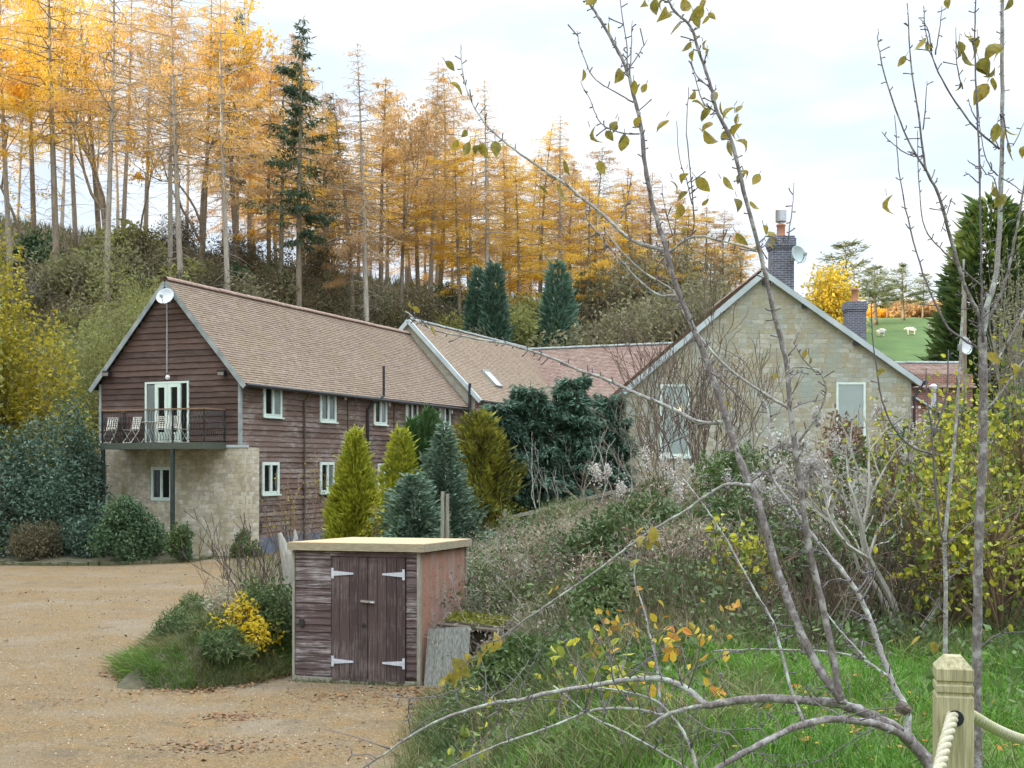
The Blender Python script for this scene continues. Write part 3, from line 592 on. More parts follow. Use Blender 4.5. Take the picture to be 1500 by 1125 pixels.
# ------------------------------------------------------------------ taller stone barn behind, and its cross wing
reseed(12)
B1 = local(B0, -A, (0, BL, 0))
rb = thing('stone_barn', B1, 'tan tiled barn with grey stone gable standing behind the end of the timber barn', 'barn', -A)
W2 = Wall2(B1, gu); W2S = Wall2(local(B1, -A, (.61, 0, 0)), bu)
xr, xc = .61, -2.96; xl = 2*xc-xr; ze, zr, RL = 6.35, 10.05, 15.2
mb = MB(GAB((0, .02, 0))); wall(mb, xl, xr, 0, lambda x: zr-(abs(x-xc))/(xr-xc)*(zr-ze), [], xs=(xc,)); mb.build('stone_gable', M['stone_rear'], rb, uv=True)
mb = MB(); mb.box(xl+.01, xr-.06, .3, RL+3, 0, ze); mb.build('wall', M['dark'], rb)
hole = W2S.rect(712, 728, 592, 622)
mb = MB(SIDE((xr-.05, 0, 0))); clad(mb, .7, RL, 1.5, ze, [hole]); mb.build('weatherboarding', M['board'], rb, uv=True)
casement(rb, SIDE((xr-.05, 0, 0)), *hole, out=.07)
mb = MB(); mb.box(xr-.05, xr+.02, .02, .7, 0, ze-.1); mb.build('brick_pier', M['brick'], rb, uv=True)
sl2 = (zr-ze)/(xr-xc); rf = MB()
roof(rf, (xr+.35, -.06, ze-.35*sl2+.16), (xr+.35, RL+4, ze-.35*sl2+.16), (xc, -.06, zr+.16), (xc, RL, zr+.16), .12, .18)
roof(rf, (xl-.3, RL, ze-.3*sl2+.16), (xl-.3, -.06, ze-.3*sl2+.16), (xc, RL, zr+.16), (xc, -.06, zr+.16), .12, .18)
ro = rf.build('roof', M['tile2'], rb)
mb = MB(); ridge(mb, (xc, -.06, zr+.2), (xc, RL, zr+.2), .12); mb.build('ridge_tiles', M['lead'], ro)
mb = MB()
for s in (1, -1): mb.bar((xc+s*(xr-xc+.3), -.10, ze-.3*sl2+.04), (xc, -.10, zr+.05), .16, .20)
mb.build('coping', M['verge'], rb)
for t in np.linspace(.2, .85, 4): mb = MB(); mb.box(xr-t*(xr-xc)-.55, xr-t*(xr-xc)-.40, -.12, .01, ze+t*(zr-ze)-.75, ze+t*(zr-ze)-.6); mb.build('corbel', M['lead'], rb)
mb = MB(); mb.tube([(xr+.42, y, ze-.35*sl2+.1) for y in (-.1, 6, RL)], .06, 8); mb.tube([(xr-.25, -.14, ze+.6), (xr-.25, -.14, 3.2)], .075, 8); mb.tube([(xr+.42, .0, ze-.2), (xr+.3, -.12, ze-.8), (xr-.2, -.14, ze-1.2)], .05, 8); mb.build('gutter', M['black'], rb)
# skylight
p0 = np.array([xr+.35, 0, ze-.35*sl2+.2]); up = unit(np.array([xc-xr-.35, 0, zr-ze+.35*sl2])); nn = np.array([-up[2], 0, up[0]]); nn = nn if nn[2] > 0 else -nn
c = p0+up*1.75+np.array([0, 3.9, 0]); mb = MB()
for i, j, w, l in ((-.42, 0, .07, 1.15), (.42, 0, .07, 1.15)): mb.bar(c+np.array([0, i, 0])-up*l/2+nn*.05, c+np.array([0, i, 0])+up*l/2+nn*.05, w, .1, up=nn)
for s in (-1, 1): mb.bar(c+up*s*.55+np.array([0, -.38, 0])+nn*.05, c+up*s*.55+np.array([0, .38, 0])+nn*.05, .08, .1, up=nn)
sk = mb.build('skylight', M['lead'], ro)
mb = MB(); mb.add([c+np.array([0, i, 0])+up*j+nn*.07 for i, j in ((-.38, -.5), (.38, -.5), (.38, .5), (-.38, .5))], [(0, 1, 2, 3)]); mb.build('pane', M['white'], sk)
C1 = local(B1, -A, (xc, RL, 0))
wg = thing('tiled_wing', C1, 'low cross wing under a long reddish tiled roof beyond the dark conifers', 'building', -A)
WL = 14.; zr2, ze2, hw = 9.95, 5.9, 4.2
mb = MB(); mb.box(-.5, WL, -hw, hw, 0, ze2); mb.build('wall', M['stone_rear'], wg, uv=True)
rf = MB(); s2 = (zr2-ze2)/hw
roof(rf, (.2, -hw-.3, ze2-.3*s2+.1), (WL, -hw-.3, ze2-.3*s2+.1), (-.4, 0, zr2+.14), (WL, 0, zr2+.14), .125, .19)
roof(rf, (WL, hw+.3, ze2-.3*s2+.1), (-1.5, hw+.3, ze2-.3*s2+.1), (WL, 0, zr2+.14), (-1.5, 0, zr2+.14), .125, .19)
ro = rf.build('roof', M['tile3'], wg); mb = MB(); ridge(mb, (-1., 0, zr2+.19), (WL, 0, zr2+.19), .12); mb.build('ridge_tiles', M['lead'], ro)
mb = MB(); mb.tube([(x, -hw-.36, ze2-.25) for x in (1, 7, WL)], .06, 8); mb.build('gutter', M['black'], wg)

# ------------------------------------------------------------------ stone house
reseed(13)
HY = 37.; H0 = np.array([P(912, 680, HY)[0], HY, 0.]); HWd = P(1335, 680, HY)[0]-H0[0]; HBASE = 1.0
WH = Wall2(H0, (1, 0)); ax_, az_ = WH(1118, 402); zl = WH(912, 577)[1]; zrr = WH(1335, 555)[1]; HL = 9.
hs = thing('stone_house', (H0[0], H0[1], 0), 'pale stone cottage with a steep gable, tall windows and a blue brick chimney', 'house')
w1 = WH.rect(967, 1010, 563, 668); w2 = WH.rect(1225, 1268, 560, 668)
top = lambda x: az_-(ax_-x)/ax_*(az_-zl) if x < ax_ else az_-(x-ax_)/(HWd-ax_)*(az_-zrr)
mb = MB(GAB((0, 0, 0))); wall(mb, 0, HWd, HBASE-.6, top, [w1, w2], xs=(ax_,), th=.25); mb.build('stone_gable', M['stone_house'], hs, uv=True)
mb = MB(); mb.box(.002, HWd-.002, .3, HL, .4, zl-.05); mb.add([(0, 0, .4), (0, HL, .4), (0, HL, zl), (0, 0, zl), (HWd, 0, .4), (HWd, HL, .4), (HWd, HL, zrr), (HWd, 0, zrr)], [(0, 3, 2, 1), (4, 5, 6, 7)]); mb.build('wall', M['stone_house'], hs, uv=True)
rf = MB(); g = .16; sL = (az_-zl)/ax_; sR = (az_-zrr)/(HWd-ax_)
roof(rf, (-.35, HL, zl-.35*sL+.13), (-.35, -g, zl-.35*sL+.13), (ax_, HL, az_+.13), (ax_, -g, az_+.13), .12, .18)
roof(rf, (HWd+.3, -g, zrr-.3*sR+.13), (HWd+.3, HL, zrr-.3*sR+.13), (ax_, -g, az_+.13), (ax_, HL, az_+.13), .12, .18)
ro = rf.build('roof', M['tile'], hs); mb = MB(); ridge(mb, (ax_, -g, az_+.17), (ax_, HL, az_+.17), .12); mb.build('ridge_tiles', M['ridge'], ro)
mb = MB(); mb.bar((-.33, -.10, zl-.33*sL+.02), (ax_, -.10, az_+.02), .14, .17); mb.bar((HWd+.28, -.10, zrr-.28*sR+.02), (ax_, -.10, az_+.02), .14, .17); mb.build('verge_board', M['verge'], hs)
for px, py in ((1122, 415), (1180, 448), (1255, 503), (1055, 455), (990, 510)):
    a, z = WH(px, py); mb = MB(); mb.box(a-.12, a+.12, -.12, .01, z-.06, z+.06); mb.build('purlin_end', M['black'], hs)
def tallwin(q, lit):
    a, b, z0, z1 = q; xf = GAB((0, 0, 0)); f = MB(xf); fw = .07
    f.box(a, a+fw, -.01, .16, z0, z1); f.box(b-fw, b, -.01, .16, z0, z1); f.box(a+fw, b-fw, -.01, .16, z1-fw, z1); f.box(a+fw, b-fw, -.01, .16, z0, z0+fw); f.box(a-.05, b+.05, -.07, -.012, z0-.08, z0-.004)
    o = f.build('window', M['frame'], hs)
    MB(xf).add([(a+fw, .015, z0+fw), (b-fw, .015, z0+fw), (b-fw, .015, z1-fw), (a+fw, .015, z1-fw)], [(0, 1, 2, 3)]).build('pane', M['glass'], o)
    MB(xf).add([(a, .24, z0), (b, .24, z0), (b, .24, z1), (a, .24, z1)], [(0, 1, 2, 3)]).build('interior', M['dark'], o)
    zb = z0+fw+(0 if lit else (z1-z0)*.22)
    MB(xf).add([(a+fw, .035, zb), (b-fw, .035, zb), (b-fw, .035, z1-fw), (a+fw, .035, z1-fw)], [(0, 1, 2, 3)]).build('painted_reflection', M['painted_reflection'], o)  # pale sheet imitating the sky's reflection in the pane
    if lit:
        c = WH(996, 600); mb = MB(xf); mb.lathe([(0, -.10), (.03, -.09), (.035, -.02), (.03, .08), (0, .10)], 12, (c[0], .052, c[1])); mb.V[-1] = mb.V[-1]*np.array([1, .4, 1])+np.array([0, .0, 0]); mb.build('lamp_glow', M['lamp'], o)
tallwin(w1, True); tallwin(w2, False)
mb = MB(); mb.tube([(-.40, y, zl-.35*sL+.08) for y in (-.15, 4, HL)], .06, 8); mb.build('gutter', M['black'], hs); mb = MB(); mb.tube([(-.06, -.08, zl-.3), (-.06, -.08, .9)], .045, 8); mb.build('downpipe', M['black'], hs); mb = MB(); mb.tube([(HWd+.36, y, zrr-.3*sR+.08) for y in (-.3, 4, HL)], .07, 8); mb.tube([(HWd+.3, -.1, zrr-.2), (HWd+.05, -.12, zrr-.6), (HWd+.05, -.12, 1)], .05, 8); mb.build('gutter', M['black'], hs)
cx, cz = P(1144, 345, 38.6)[0]-H0[0], P(1144, 348, 38.6)[2]
ch = chimney(hs, cx, 1.6, az_-1.1, cz, .72, .62)
mb = MB(); mb.lathe([(.15, 0), (.165, .03), (.14, .08), (.135, .36), (.16, .38), (.15, .43), (.0, .43)], 14, (cx, 1.6, cz)); mb.build('chimney_pot', M['pot'], ch, smooth=True)
mb = MB(); mb.lathe([(.08, .43), (.08, .50), (.17, .51), (.18, .53), (.18, .90), (.17, .92), (0, .92)], 16, (cx, 1.6, cz)); mb.build('cowl', M['steel'], ch, smooth=False)
mb = MB()
for i in range(5): mb.box(cx+.365+.0*i, cx+.385, 1.3, 1.31+.0*i, 0, .01) if False else mb.add([(cx-.36+i*.15, 1.275, az_-.30-max(0, (cx-.36+i*.15-ax_))*sR+.42), (cx-.21+i*.15, 1.275, az_-.30-max(0, (cx-.36+i*.15-ax_))*sR+.42), (cx-.21+i*.15, 1.275, az_-1.0), (cx-.36+i*.15, 1.275, az_-1.0)], [(0, 3, 2, 1)])
mb.build('lead_flashing', M['verge'], ch)
d = dish('satellite_dish', (H0[0]+cx+.30, HY+1.20, P(1160, 374, 38)[2]), .5, .30, 'grey green satellite dish on the blue brick chimney of the stone house', 'dishg', tilt=15)
# brick outbuilding with its own chimney
ob = thing('brick_outbuilding', (P(1232, 680, 49)[0], 49, 0), 'red brick and tile outbuilding behind the right side of the stone house', 'outbuilding')
W3 = P(1425, 680, 49)[0]-P(1232, 680, 49)[0]; zt = P(1360, 527, 49)[2]
mb = MB(); mb.box(0, W3, 0, 6, 0, zt-.6); mb.build('wall', M['brick'], ob, uv=True)
rf = MB(); roof(rf, (-.1, -.25, zt-1.2), (W3+.1, -.25, zt-1.2), (-.1, 1.6, zt), (W3+.1, 1.6, zt), .12, .18); roof(rf, (W3+.1, 6.2, zt-2), (-.1, 6.2, zt-2), (W3+.1, 1.6, zt), (-.1, 1.6, zt), .12, .18)
ro = rf.build('roof', M['tile3'], ob); mb = MB(); ridge(mb, (-.1, 1.6, zt+.04), (W3+.1, 1.6, zt+.04), .11); mb.build('ridge_tiles', M['lead'], ro)
cx = P(1252, 680, 50.6)[0]-P(1232, 680, 49)[0]; cz = P(1252, 443, 50.6)[2]; ch = chimney(ob, cx, 1.6, zt-.6, cz, .80, .7)
mb = MB(); mb.lathe([(.15, 0), (.16, .05), (.13, .1), (.14, .50), (.17, .52), (.17, .60), (.0, .6)], 14, (cx, 1.6, cz)); mb.build('chimney_pot', M['pot'], ch, smooth=True)
lt = thing('lean_to', (P(1338, 680, 41)[0], 41, 0), 'small lean-to with sloping pale roof and steel flue beside the stone house', 'lean-to')
a0 = 0; a1_ = P(1405, 680, 41)[0]-P(1338, 680, 41)[0]; z0 = P(0, 580, 41)[2]; z1 = P(0, 625, 41)[2]
mb = MB(); mb.add([(a0, 0, 0), (a1_, 0, 0), (a1_, 0, z1-.1), (a0, 0, z0-.1), (a0, 4, 0), (a1_, 4, 0), (a1_, 4, z1-.1), (a0, 4, z0-.1)], [(0, 1, 2, 3), (1, 5, 6, 2), (5, 4, 7, 6), (4, 0, 3, 7)]); mb.build('wall', M['brick'], lt, uv=True)
mb = MB(); mb.add([(a0-.05, -.2, z0-.06), (a1_+.2, -.2, z1-.1), (a1_+.2, 4, z1-.1), (a0-.05, 4, z0-.06), (a0-.05, -.2, z0), (a1_+.2, -.2, z1-.04), (a1_+.2, 4, z1-.04), (a0-.05, 4, z0)], [(4, 5, 6, 7), (0, 1, 5, 4), (1, 2, 6, 5), (3, 2, 1, 0)]); mb.build('roof', M['verge'], lt)
q = P(1375, 600, 41.5); mb = MB(); x = q[0]-P(1338, 680, 41)[0]; mb.lathe([(.09, 0), (.09, .85), (.16, .87), (.16, .97), (.05, 1.05), (0, 1.05)], 14, (x, 1., q[2]-.1)); mb.build('flue', M['steel'], lt)
# pole with a white dish, right of the outbuilding
tp = thing('timber_pole', on(1412, 44), 'tall bare timber pole rising in front of the big cypress', 'pole')
mb = MB(); zt = P(1412, 415, 44)[2]-float(h(*on(1412, 44)[:2])); mb.tube([(0, 0, -.3), (.02, 0, zt*.5), (0, 0, zt)], (.11, .10, .09), 8); mb.build('shaft', M['trunk'], tp)
q = P(1405, 508, 43.7); dish('satellite_dish', q, 0.5, .33, 'large white dish fixed to the timber pole by the brick outbuilding', 'dish', tilt=10)
# ------------------------------------------------------------------ garden shed, lid, post
reseed(21)
TH = R(13); SO = np.array([P(615, 680, 16.2)[0], 16.2, 0.]); shed = thing('garden_shed', SO, 'small weathered brown shed with double plank doors and flat pale felt roof', 'shed', -TH)
SW, SL, SH, SHB = 1.89, 2.42, 1.87, 1.79
su = lambda px: (px-615)/185*SW
sz = lambda py: SH*(1005-py)/(1005-809)
xf = GAB((0, 0, 0)); dl, dr = su(487.5), su(595)
mb = MB(); V = [(-SW+.02, .03, .02), (-.02, .03, .02), (-.02, SL, .02), (-SW+.02, SL, .02), (-SW+.02, .03, SH), (-.02, .03, SH), (-.02, SL, SHB), (-SW+.02, SL, SHB)]
mb.add(V, [(0, 1, 5, 4), (2, 3, 7, 6), (3, 0, 4, 7), (1, 2, 6, 5)]); mb.build('carcass', M['twig_dark'], shed)
def shboards(a, b, z0, z1):
    mb = MB(xf); n = 17; st = (z1-z0)/n
    for i in range(n):
        z = z0+i*st; k = 9; xs = np.linspace(a, b, k); dz = rng.normal(0, .0025, k)+U(-.003, .003); p = U(.016, .022)
        V = np.concatenate([np.stack([xs, np.full(k, .03), z+dz], 1), np.stack([xs, np.full(k, -p), z+dz], 1), np.stack([xs, np.full(k, -.003), np.full(k, z+st+.004)], 1)]); j = np.arange(k-1)
        mb.add(V, np.concatenate([np.stack([j, k+j, k+j+1, j+1], 1), np.stack([k+j, 2*k+j, 2*k+j+1, k+j+1], 1)[:, ::-1]]))
    return mb
mb = shboards(-SW+.03, dl-.012, .09, SH-.01); mb2 = shboards(dr+.012, -.035, .12, SH-.05)
o = mb.build('front_boarding', M['shed_board'], shed, uv=True); mb2.build('front_boarding', M['shed_board'], shed, uv=True)
def m_render():
    t = NT('faded red panel'); o = t.obj; a = t.noise(t.map(o, (1, 1.2, .7)), 2.2, 6, .65); b = t.noise(o, 14, 5, .7)
    c = t.ramp(b, [(.3, (.29, .135, .085)), (.7, (.40, .215, .145))]); c = t.mix(t.ramp(a, [(.46, 0.), (.66, .8)]), c, (.38, .31, .28)); z = t.n('SeparateXYZ', Vector=o).outputs[2]
    return t.pbr(c, .85, t.bump(b, .3, .01))
mb = MB(); mb.add([(-.001, .06, .0), (-.001, SL, .0), (-.001, SL, SHB-.02), (-.001, .06, SH-.02), (-.02, .06, .0), (-.02, SL, 0), (-.02, SL, SHB-.02), (-.02, .06, SH-.02)], [(0, 1, 2, 3), (0, 3, 7, 4)]); mb.build('side_panel', m_render(), shed)
M['shed_grey'] = barkmat('grey green timber', (.19, .18, .14), (.36, .34, .26), (14, 14, 2))
mb = MB(); mb.box(-.034, .012, -.03, .055, 0, SH); mb.build('corner_trim', M['shed_grey'], shed); mb = MB(); mb.box(-SW-.01, -SW+.026, -.03, .03, 0, SH); mb.build('corner_trim', M['shed_grey'], shed); mb = MB(); mb.bar((-SW+.02, -.012, .04), (-.04, -.012, .02), .03, .08); mb.build('base_rail', M['shed_grey'], shed); mb = MB(); mb.bar((0.0, SL-.03, 0), (0, SL-.03, SHB), .05, .05); mb.build('corner_trim', M['shed_grey'], shed)
mb = MB(); mb.box(dl-.02, -.036, -.03, .01, SH-.075, SH-.01); mb.build('lintel', M['shed_board'], shed, uv=True)
def leafdoor(a, b, tilt, latch):
    mb = MB(xf); n = 4; ws = np.cumsum(np.concatenate([[0], U(.8, 1.2, n)])); ws = a+(b-a)*ws/ws[-1]
    for i in range(n):
        z0 = U(.01, .05); mb.box(ws[i]+.003, ws[i+1]-.003, -.028-U(0, .004), .02, z0+tilt, SH-.082+U(-.004, .004))
    o = mb.build('door', M['shed_door'], shed, uv=True)
    for z in (sz(842), sz(972.5)):
        hb = MB(xf); e = a if not latch else b; s = 1 if not latch else -1
        y = -.037; L = .30; k = np.array([[0, -.075], [.035*s, -.075], [.035*s, -.035], [.33*s, -.012], [.34*s, .0], [.33*s, .012], [.035*s, .035], [.035*s, .075], [0, .075]]); k[:, 0] += e+.004*s
        P3 = lambda i, yy: (k[i, 0], yy, z+k[i, 1])
        for q in ((0, 1, 7, 8), (2, 3, 5, 6)):
            hb.add([P3(i, y-.006) for i in q]+[P3(i, y+.006) for i in q], [(0, 1, 2, 3), (0, 4, 5, 1), (1, 5, 6, 2), (2, 6, 7, 3), (3, 7, 4, 0)])
        for j in (.06, .15, .24): hb.lathe([(.008, 0), (.006, .005), (0, .006)], 8, (e+s*j, y-.006, z), (0, -1, 0))
        hb.build('strap_hinge', M['galv'], o)
    return o
dm = su(541); d1_ = leafdoor(dl, dm-.003, 0, False); d2_ = leafdoor(dm+.003, dr, -.0, True)
mb = MB(xf); z = sz(883); mb.bar((dm-.10, -.045, z+.01), (dm+.03, -.045, z), .025, .03); mb.tube([(dm+.02, -.05, z), (dm+.05, -.085, z-.005), (dm+.085, -.05, z-.01)], .012, 6); mb.bar((dm+.03, -.04, z-.002), (dm+.11, -.04, z-.006), .02, .035); mb.build('latch', M['steel'], d1_)
mb = MB(xf); mb.lathe([(.03, 0), (.028, .008), (.012, .010), (0, .011)], 12, (dm-.06, -.036, sz(918)), (0, -1, 0)); mb.build('keyhole_plate', M['black'], d1_)
mb = MB(xf); mb.box(su(440), su(447), -.05, -.02, sz(922), sz(912)); mb.build('metal_box', M['black'], shed)
def m_felt():
    t = NT('shed roof board'); o = t.obj; f = t.noise(o, 40, 5, .8); b = t.noise(o, 1.6, 5, .6)
    return t.pbr(t.mix(t.ramp(b, [(.4, 0.), (.7, .6)]), t.ramp(f, [(.3, (.42, .29, .15)), (.7, (.56, .41, .24))]), (.34, .27, .17)), .9, t.bump(f, .4, .006))
mb = MB(); o1, o2 = .09, .06; dzr = SH-SHB
def slab(z0, z1, ins, mat, name):
    m = MB(); q = [(-SW-o2+ins, -o1+ins), (o1-ins, -o1+ins), (o1-ins, SL+.06-ins), (-SW-o2+ins, SL+.06-ins)]; f = lambda y, z: SH+z-dzr*y/SL
    m.add([(x, y, f(y, z0)) for x, y in q]+[(x, y, f(y, z1)) for x, y in q], [(3, 2, 1, 0), (4, 5, 6, 7), (0, 1, 5, 4), (1, 2, 6, 5), (2, 3, 7, 6), (3, 0, 4, 7)]); return m.build(name, mat, shed, uv=True)
slab(.004, .11, 0, barkmat('fascia', (.24, .20, .13), (.42, .36, .24), (3, 3, 22)), 'fascia'); slab(.1105, .118, .012, m_felt(), 'roof')
# mossy lid and leaning panel beside the shed
M['moss'] = plain('moss', (.13, .15, .02), (.28, .27, .035), 14, .95)
fb = thing('timber_bunker', local(SO, -TH, (.10, .55, 0)), 'low grey timber bunker with mossy sloping plank lid beside the shed', 'bunker', -TH-.05)
mb = MB()
for i in range(4): mb.bar((.02, i*.19-.02, .80+.022*i), (.98, i*.19-.04, .74+.022*i), .18, .03)
lid = mb.build('lid', M['twig_dark'], fb)
q = rng.random((2600, 2)); mb = MB(); mb.kites(np.stack([.06+q[:, 0]*.84, .12+q[:, 1]*.52, 0.84-.06*q[:, 0]+.065*q[:, 1]], 1), unit(rng.normal(size=(2600, 3))*(1, 1, .35)+(0, 0, .3)), rdir(2600), .045, .035); mb.build('moss', M['moss'], lid)
mb = MB(); mb.box(.04, .9, .55, .60, -.2, .62); mb.box(.86, .92, .05, .55, -.2, .6); mb.box(.84, .92, .02, .09, -.2, .70); mb.box(.06, .859, .12, .549, -.2, .66); mb.build('boards_and_shade_block', M['twig_dark'], fb)  # boards, plus a solid dark box imitating the shade under the lid
lp = thing('leaning_panel', local(SO, -TH, (.06, .16, 0)), 'loose grey plank panel leaning against the mossy bunker', 'panel', -TH-.04)
mb = MB()
for i in range(5):
    x = .005+i*.126; mb.add([(x, -.18, -.05), (x+.122, -.18, -.05), (x+.122, .02, .79+.012*i), (x, .02, .785+.012*i), (x, -.155, -.05), (x+.122, -.155, -.05), (x+.122, .045, .78+.012*i), (x, .045, .775+.012*i)], [(0, 1, 2, 3), (5, 4, 7, 6), (3, 2, 6, 7), (1, 5, 6, 2), (4, 0, 3, 7)])
mb.build('planks', barkmat('bleached planks', (.11, .115, .10), (.32, .325, .29), (20, 20, 1.6)), lp)
# decaying gate post behind the shed's left end
q = P(424, 870, 18.6); gp = thing('tree_stump', (q[0], q[1], float(h(q[0], q[1]))), 'leaning dead grey tree stump behind the left corner of the shed', 'stump')
mb = MB(); mb.tube([(.12, 0, 0), (.10, 0, .6), (.02, 0, 1.2), (-.05, 0, 1.65), (-.16, 0, 2.0)], [.16, .13, .11, .10, .03], 9); mb.tube([(.0, 0, 1.5), (.10, .03, 1.9), (.08, .03, 2.05)], [.05, .04, .015], 6); mb.build('trunk', M['twig_grey'], gp)
q = on(652, 24.); sp = thing('split_stake', q, 'pale split stake with yellow painted foot behind the shed roof', 'stake')
zz = P(652, 720, 24)[2]-q[2]; mb = MB(); mb.bar((-.07, 0, -.2), (-.05, 0, zz), .07, .06); mb.bar((.06, .02, -.2), (.05, .02, zz-.05), .06, .06); mb.bar((-.02, .05, .6), (.02, .05, zz-.2), .05, .02); mb.build('stake', M['shed_grey'], sp)
mb = MB(); mb.bar((-.07, -.012, 0), (-.065, -.012, .9), .075, .05); mb.bar((.06, .01, .0), (.058, .01, .7), .065, .05); mb.build('painted_foot', plain('yellow paint', (.50, .40, .02), (.62, .52, .05), 6, .6), sp)
rfn = thing('rail_fence', on(905, 31), 'old timber rail fence under the dark blue green conifers', 'fence')
b_ = on(905, 31); mb = MB()
pts = [on(x, 31) -b_ for x in (740, 905, 950)]
for p in pts: mb = MB(); mb.bar(p+(0, 0, -.2), p+(0, 0, 1.0), .10, .10); mb.build('post', M['shed_grey'], rfn)
mb = MB(); mb.bar(pts[0]+(0, -.06, .75), pts[1]+(0, -.06, .8), .04, .09); mb.bar(pts[1]+(0, -.06, .8), pts[2]+(0, -.06, .8), .04, .09); mb.build('rail', M['shed_grey'], rfn)
# corner post with rope
m_post = barkmat('pressure treated timber', (.22, .20, .095), (.50, .44, .27), (38, 38, 2.0), None, .8)
PY = 3.4; q = P(1396, 1000, PY); gz = float(h(q[0], PY)); zt = P(1396, 960, PY)[2]
pt = thing('rope_fence_post', (q[0], PY, gz), 'square pale timber post with chamfered grooved top and rope through it', 'post', R(-14))
w = .051; H_ = zt-gz; mb = MB()
def ring(z, s): return [(-s, -s, z), (s, -s, z), (s, s, z), (-s, s, z)]
prof = [(-.1, w), (H_-.115, w), (H_-.110, w-.006), (H_-.104, w-.006), (H_-.099, w), (H_-.082, w), (H_-.077, w-.006), (H_-.071, w-.006), (H_-.066, w), (H_-.034, w), (H_-.004, w*.52), (H_, w*.46)]
V = [v for z, s in prof for v in ring(z, s)]; Qs = [(i*4+j, i*4+(j+1) % 4, i*4+4+(j+1) % 4, i*4+4+j) for i in range(len(prof)-1) for j in range(4)]
mb.add(V, Qs+[tuple(range(len(V)-4, len(V)))]); mb.build('shaft', m_post, pt)
mb = MB(); mb.lathe([(.024, .0), (.024, .002), (.0, .0021)], 14, (0, -w-.0005, P(0, 1047, PY)[2]-gz), (0, -1, 0)); mb.build('rope_hole', M['dark'], pt)
def rope(name, pts, label, r=.0165):
    c = spline(pts, 14); s = np.concatenate([[0], np.cumsum(np.linalg.norm(np.diff(c, axis=0), axis=1))]); n = int(s[-1]/.006)
    ss = np.linspace(0, s[-1], n); c = np.stack([np.interp(ss, s, c[:, i]) for i in range(3)], 1); t = unit(np.gradient(c, axis=0)); a = unit(np.cross(t, (0., .3, 1.))); b = np.cross(t, a); mb = MB()
    for k in range(3):
        an = ss/.085*2*math.pi+k*2.0944; mb.tube(c+(np.cos(an)[:, None]*a+np.sin(an)[:, None]*b)*r*.55, r*.56, 8)
    return tag(mb.build(name, M['rope'], smooth=True), label, 'rope')
def m_rope():
    t = NT('rope'); n = t.noise(t.obj, 120, 4, .7); g = t.noise(t.obj, 7, 3); return t.pbr(t.mix(t.ramp(g, [(.5, 0.), (.7, .55)]), t.ramp(n, [(.3, (.34, .31, .21)), (.7, (.56, .52, .39))]), (.38, .40, .12)), .9, t.bump(n, .5, .003))
M['rope'] = m_rope()
rope('fence_rope', [P(1396, 1045, PY-.03), P(1392, 1062, PY-.09), P(1383, 1095, PY-.16), P(1374, 1135, PY-.26), P(1362, 1180, PY-.5)], 'twisted cream rope hanging down from the front hole of the post')
rope('fence_rope', [P(1412, 1041, PY+.02), P(1430, 1052, PY+.08), P(1462, 1070, PY+.25), P(1500, 1084, PY+.45), P(1560, 1095, PY+.8)], 'twisted mossy cream rope running off to the right behind the post')

# ------------------------------------------------------------------ balcony furniture
def chair(loc, rz, label):
    t = thing('folding_chair', loc, label, 'chair', rz, 'white folding chairs on the balcony'); w = .21
    mb = MB()
    for s in (-1, 1):
        mb.tube([(s*w, .20, 0), (s*w, -.16, .45), (s*w, -.17, .47)], .012, 5); mb.tube([(s*(w-.02), -.22, 0), (s*(w-.02), .16, .44), (s*(w-.02), .27, .90)], .012, 5)
    for y, z in ((.20, .015), (-.21, .015)): mb.tube([(-w, y, z), (w, y, z)], .010, 5)
    mb.build('frame', M['cream'], t)
    mb = MB()
    for i in range(7): mb.box(-w, w, -.19+i*.055, -.15+i*.055, .45, .465)
    mb.build('seat', M['cream'], t); mb = MB()
    f = lambda x, z: (x, .16+(z-.44)*.24, z)
    for z in (.52, .90): mb.bar(f(-w, z), f(w, z), .02, .04)
    for i in range(5): x = -w+.07*(i+.5)*1.2; mb.bar(f(x, .52), f(x, .90), .028, .01)
    for i in range(5): z = .56+.07*i; mb.bar(f(-w, z), f(w, z), .012, .028)
    mb.build('backrest', M['cream'], t); return t
pos = lambda px, dy: local(B0, -A, (WG(px, 640)[0]-.03, -.12-dy, bz+.02))
chair(pos(174, .35), -A+.15, 'white lattice folding chair at the far left end of the balcony')
chair(pos(207, .35), -A-.1, 'white lattice folding chair between the end chair and the glazed door')
chair(pos(258, .50), -A+.9, 'white lattice folding chair behind the rail post of the balcony')
chair(pos(283, .55), -A+1.35, 'white lattice folding chair at the balcony right end turned sideways to the table')
t = thing('folding_table', pos(240, .55), 'small round white folding table in front of the glazed balcony door', 'table', -A)
mb = MB(); mb.lathe([(0, .70), (.28, .70), (.29, .71), (.28, .72), (0, .72)], 20); mb.build('table_top', M['cream'], t)
mb = MB()
for s in (-1, 1): mb.tube([(s*.2, -.2, 0), (-s*.17, .0, .70)], .012, 5); mb.tube([(s*.2, .2, 0), (-s*.17, .05, .70)], .012, 5)
mb.build('leg', M['cream'], t)
# bin store / gas bottles rack at barn corner
a, z = WS(372, 770); t = thing('iron_bracket', local(B0, -A, (.12, a, 0)), 'black iron hose bracket on the barn wall beside the stone corner', 'bracket', -A)
z = WS(368, 775)[1]; mb = MB(); mb.box(0, .1, -.05, .05, z-.35, z+.3); mb.tube([(.05, .0, z+.1), (.18, .0, z+.16), (.2, .0, z-.05), (.07, 0, z-.12)], .035, 6); mb.build('hook', M['black'], t)

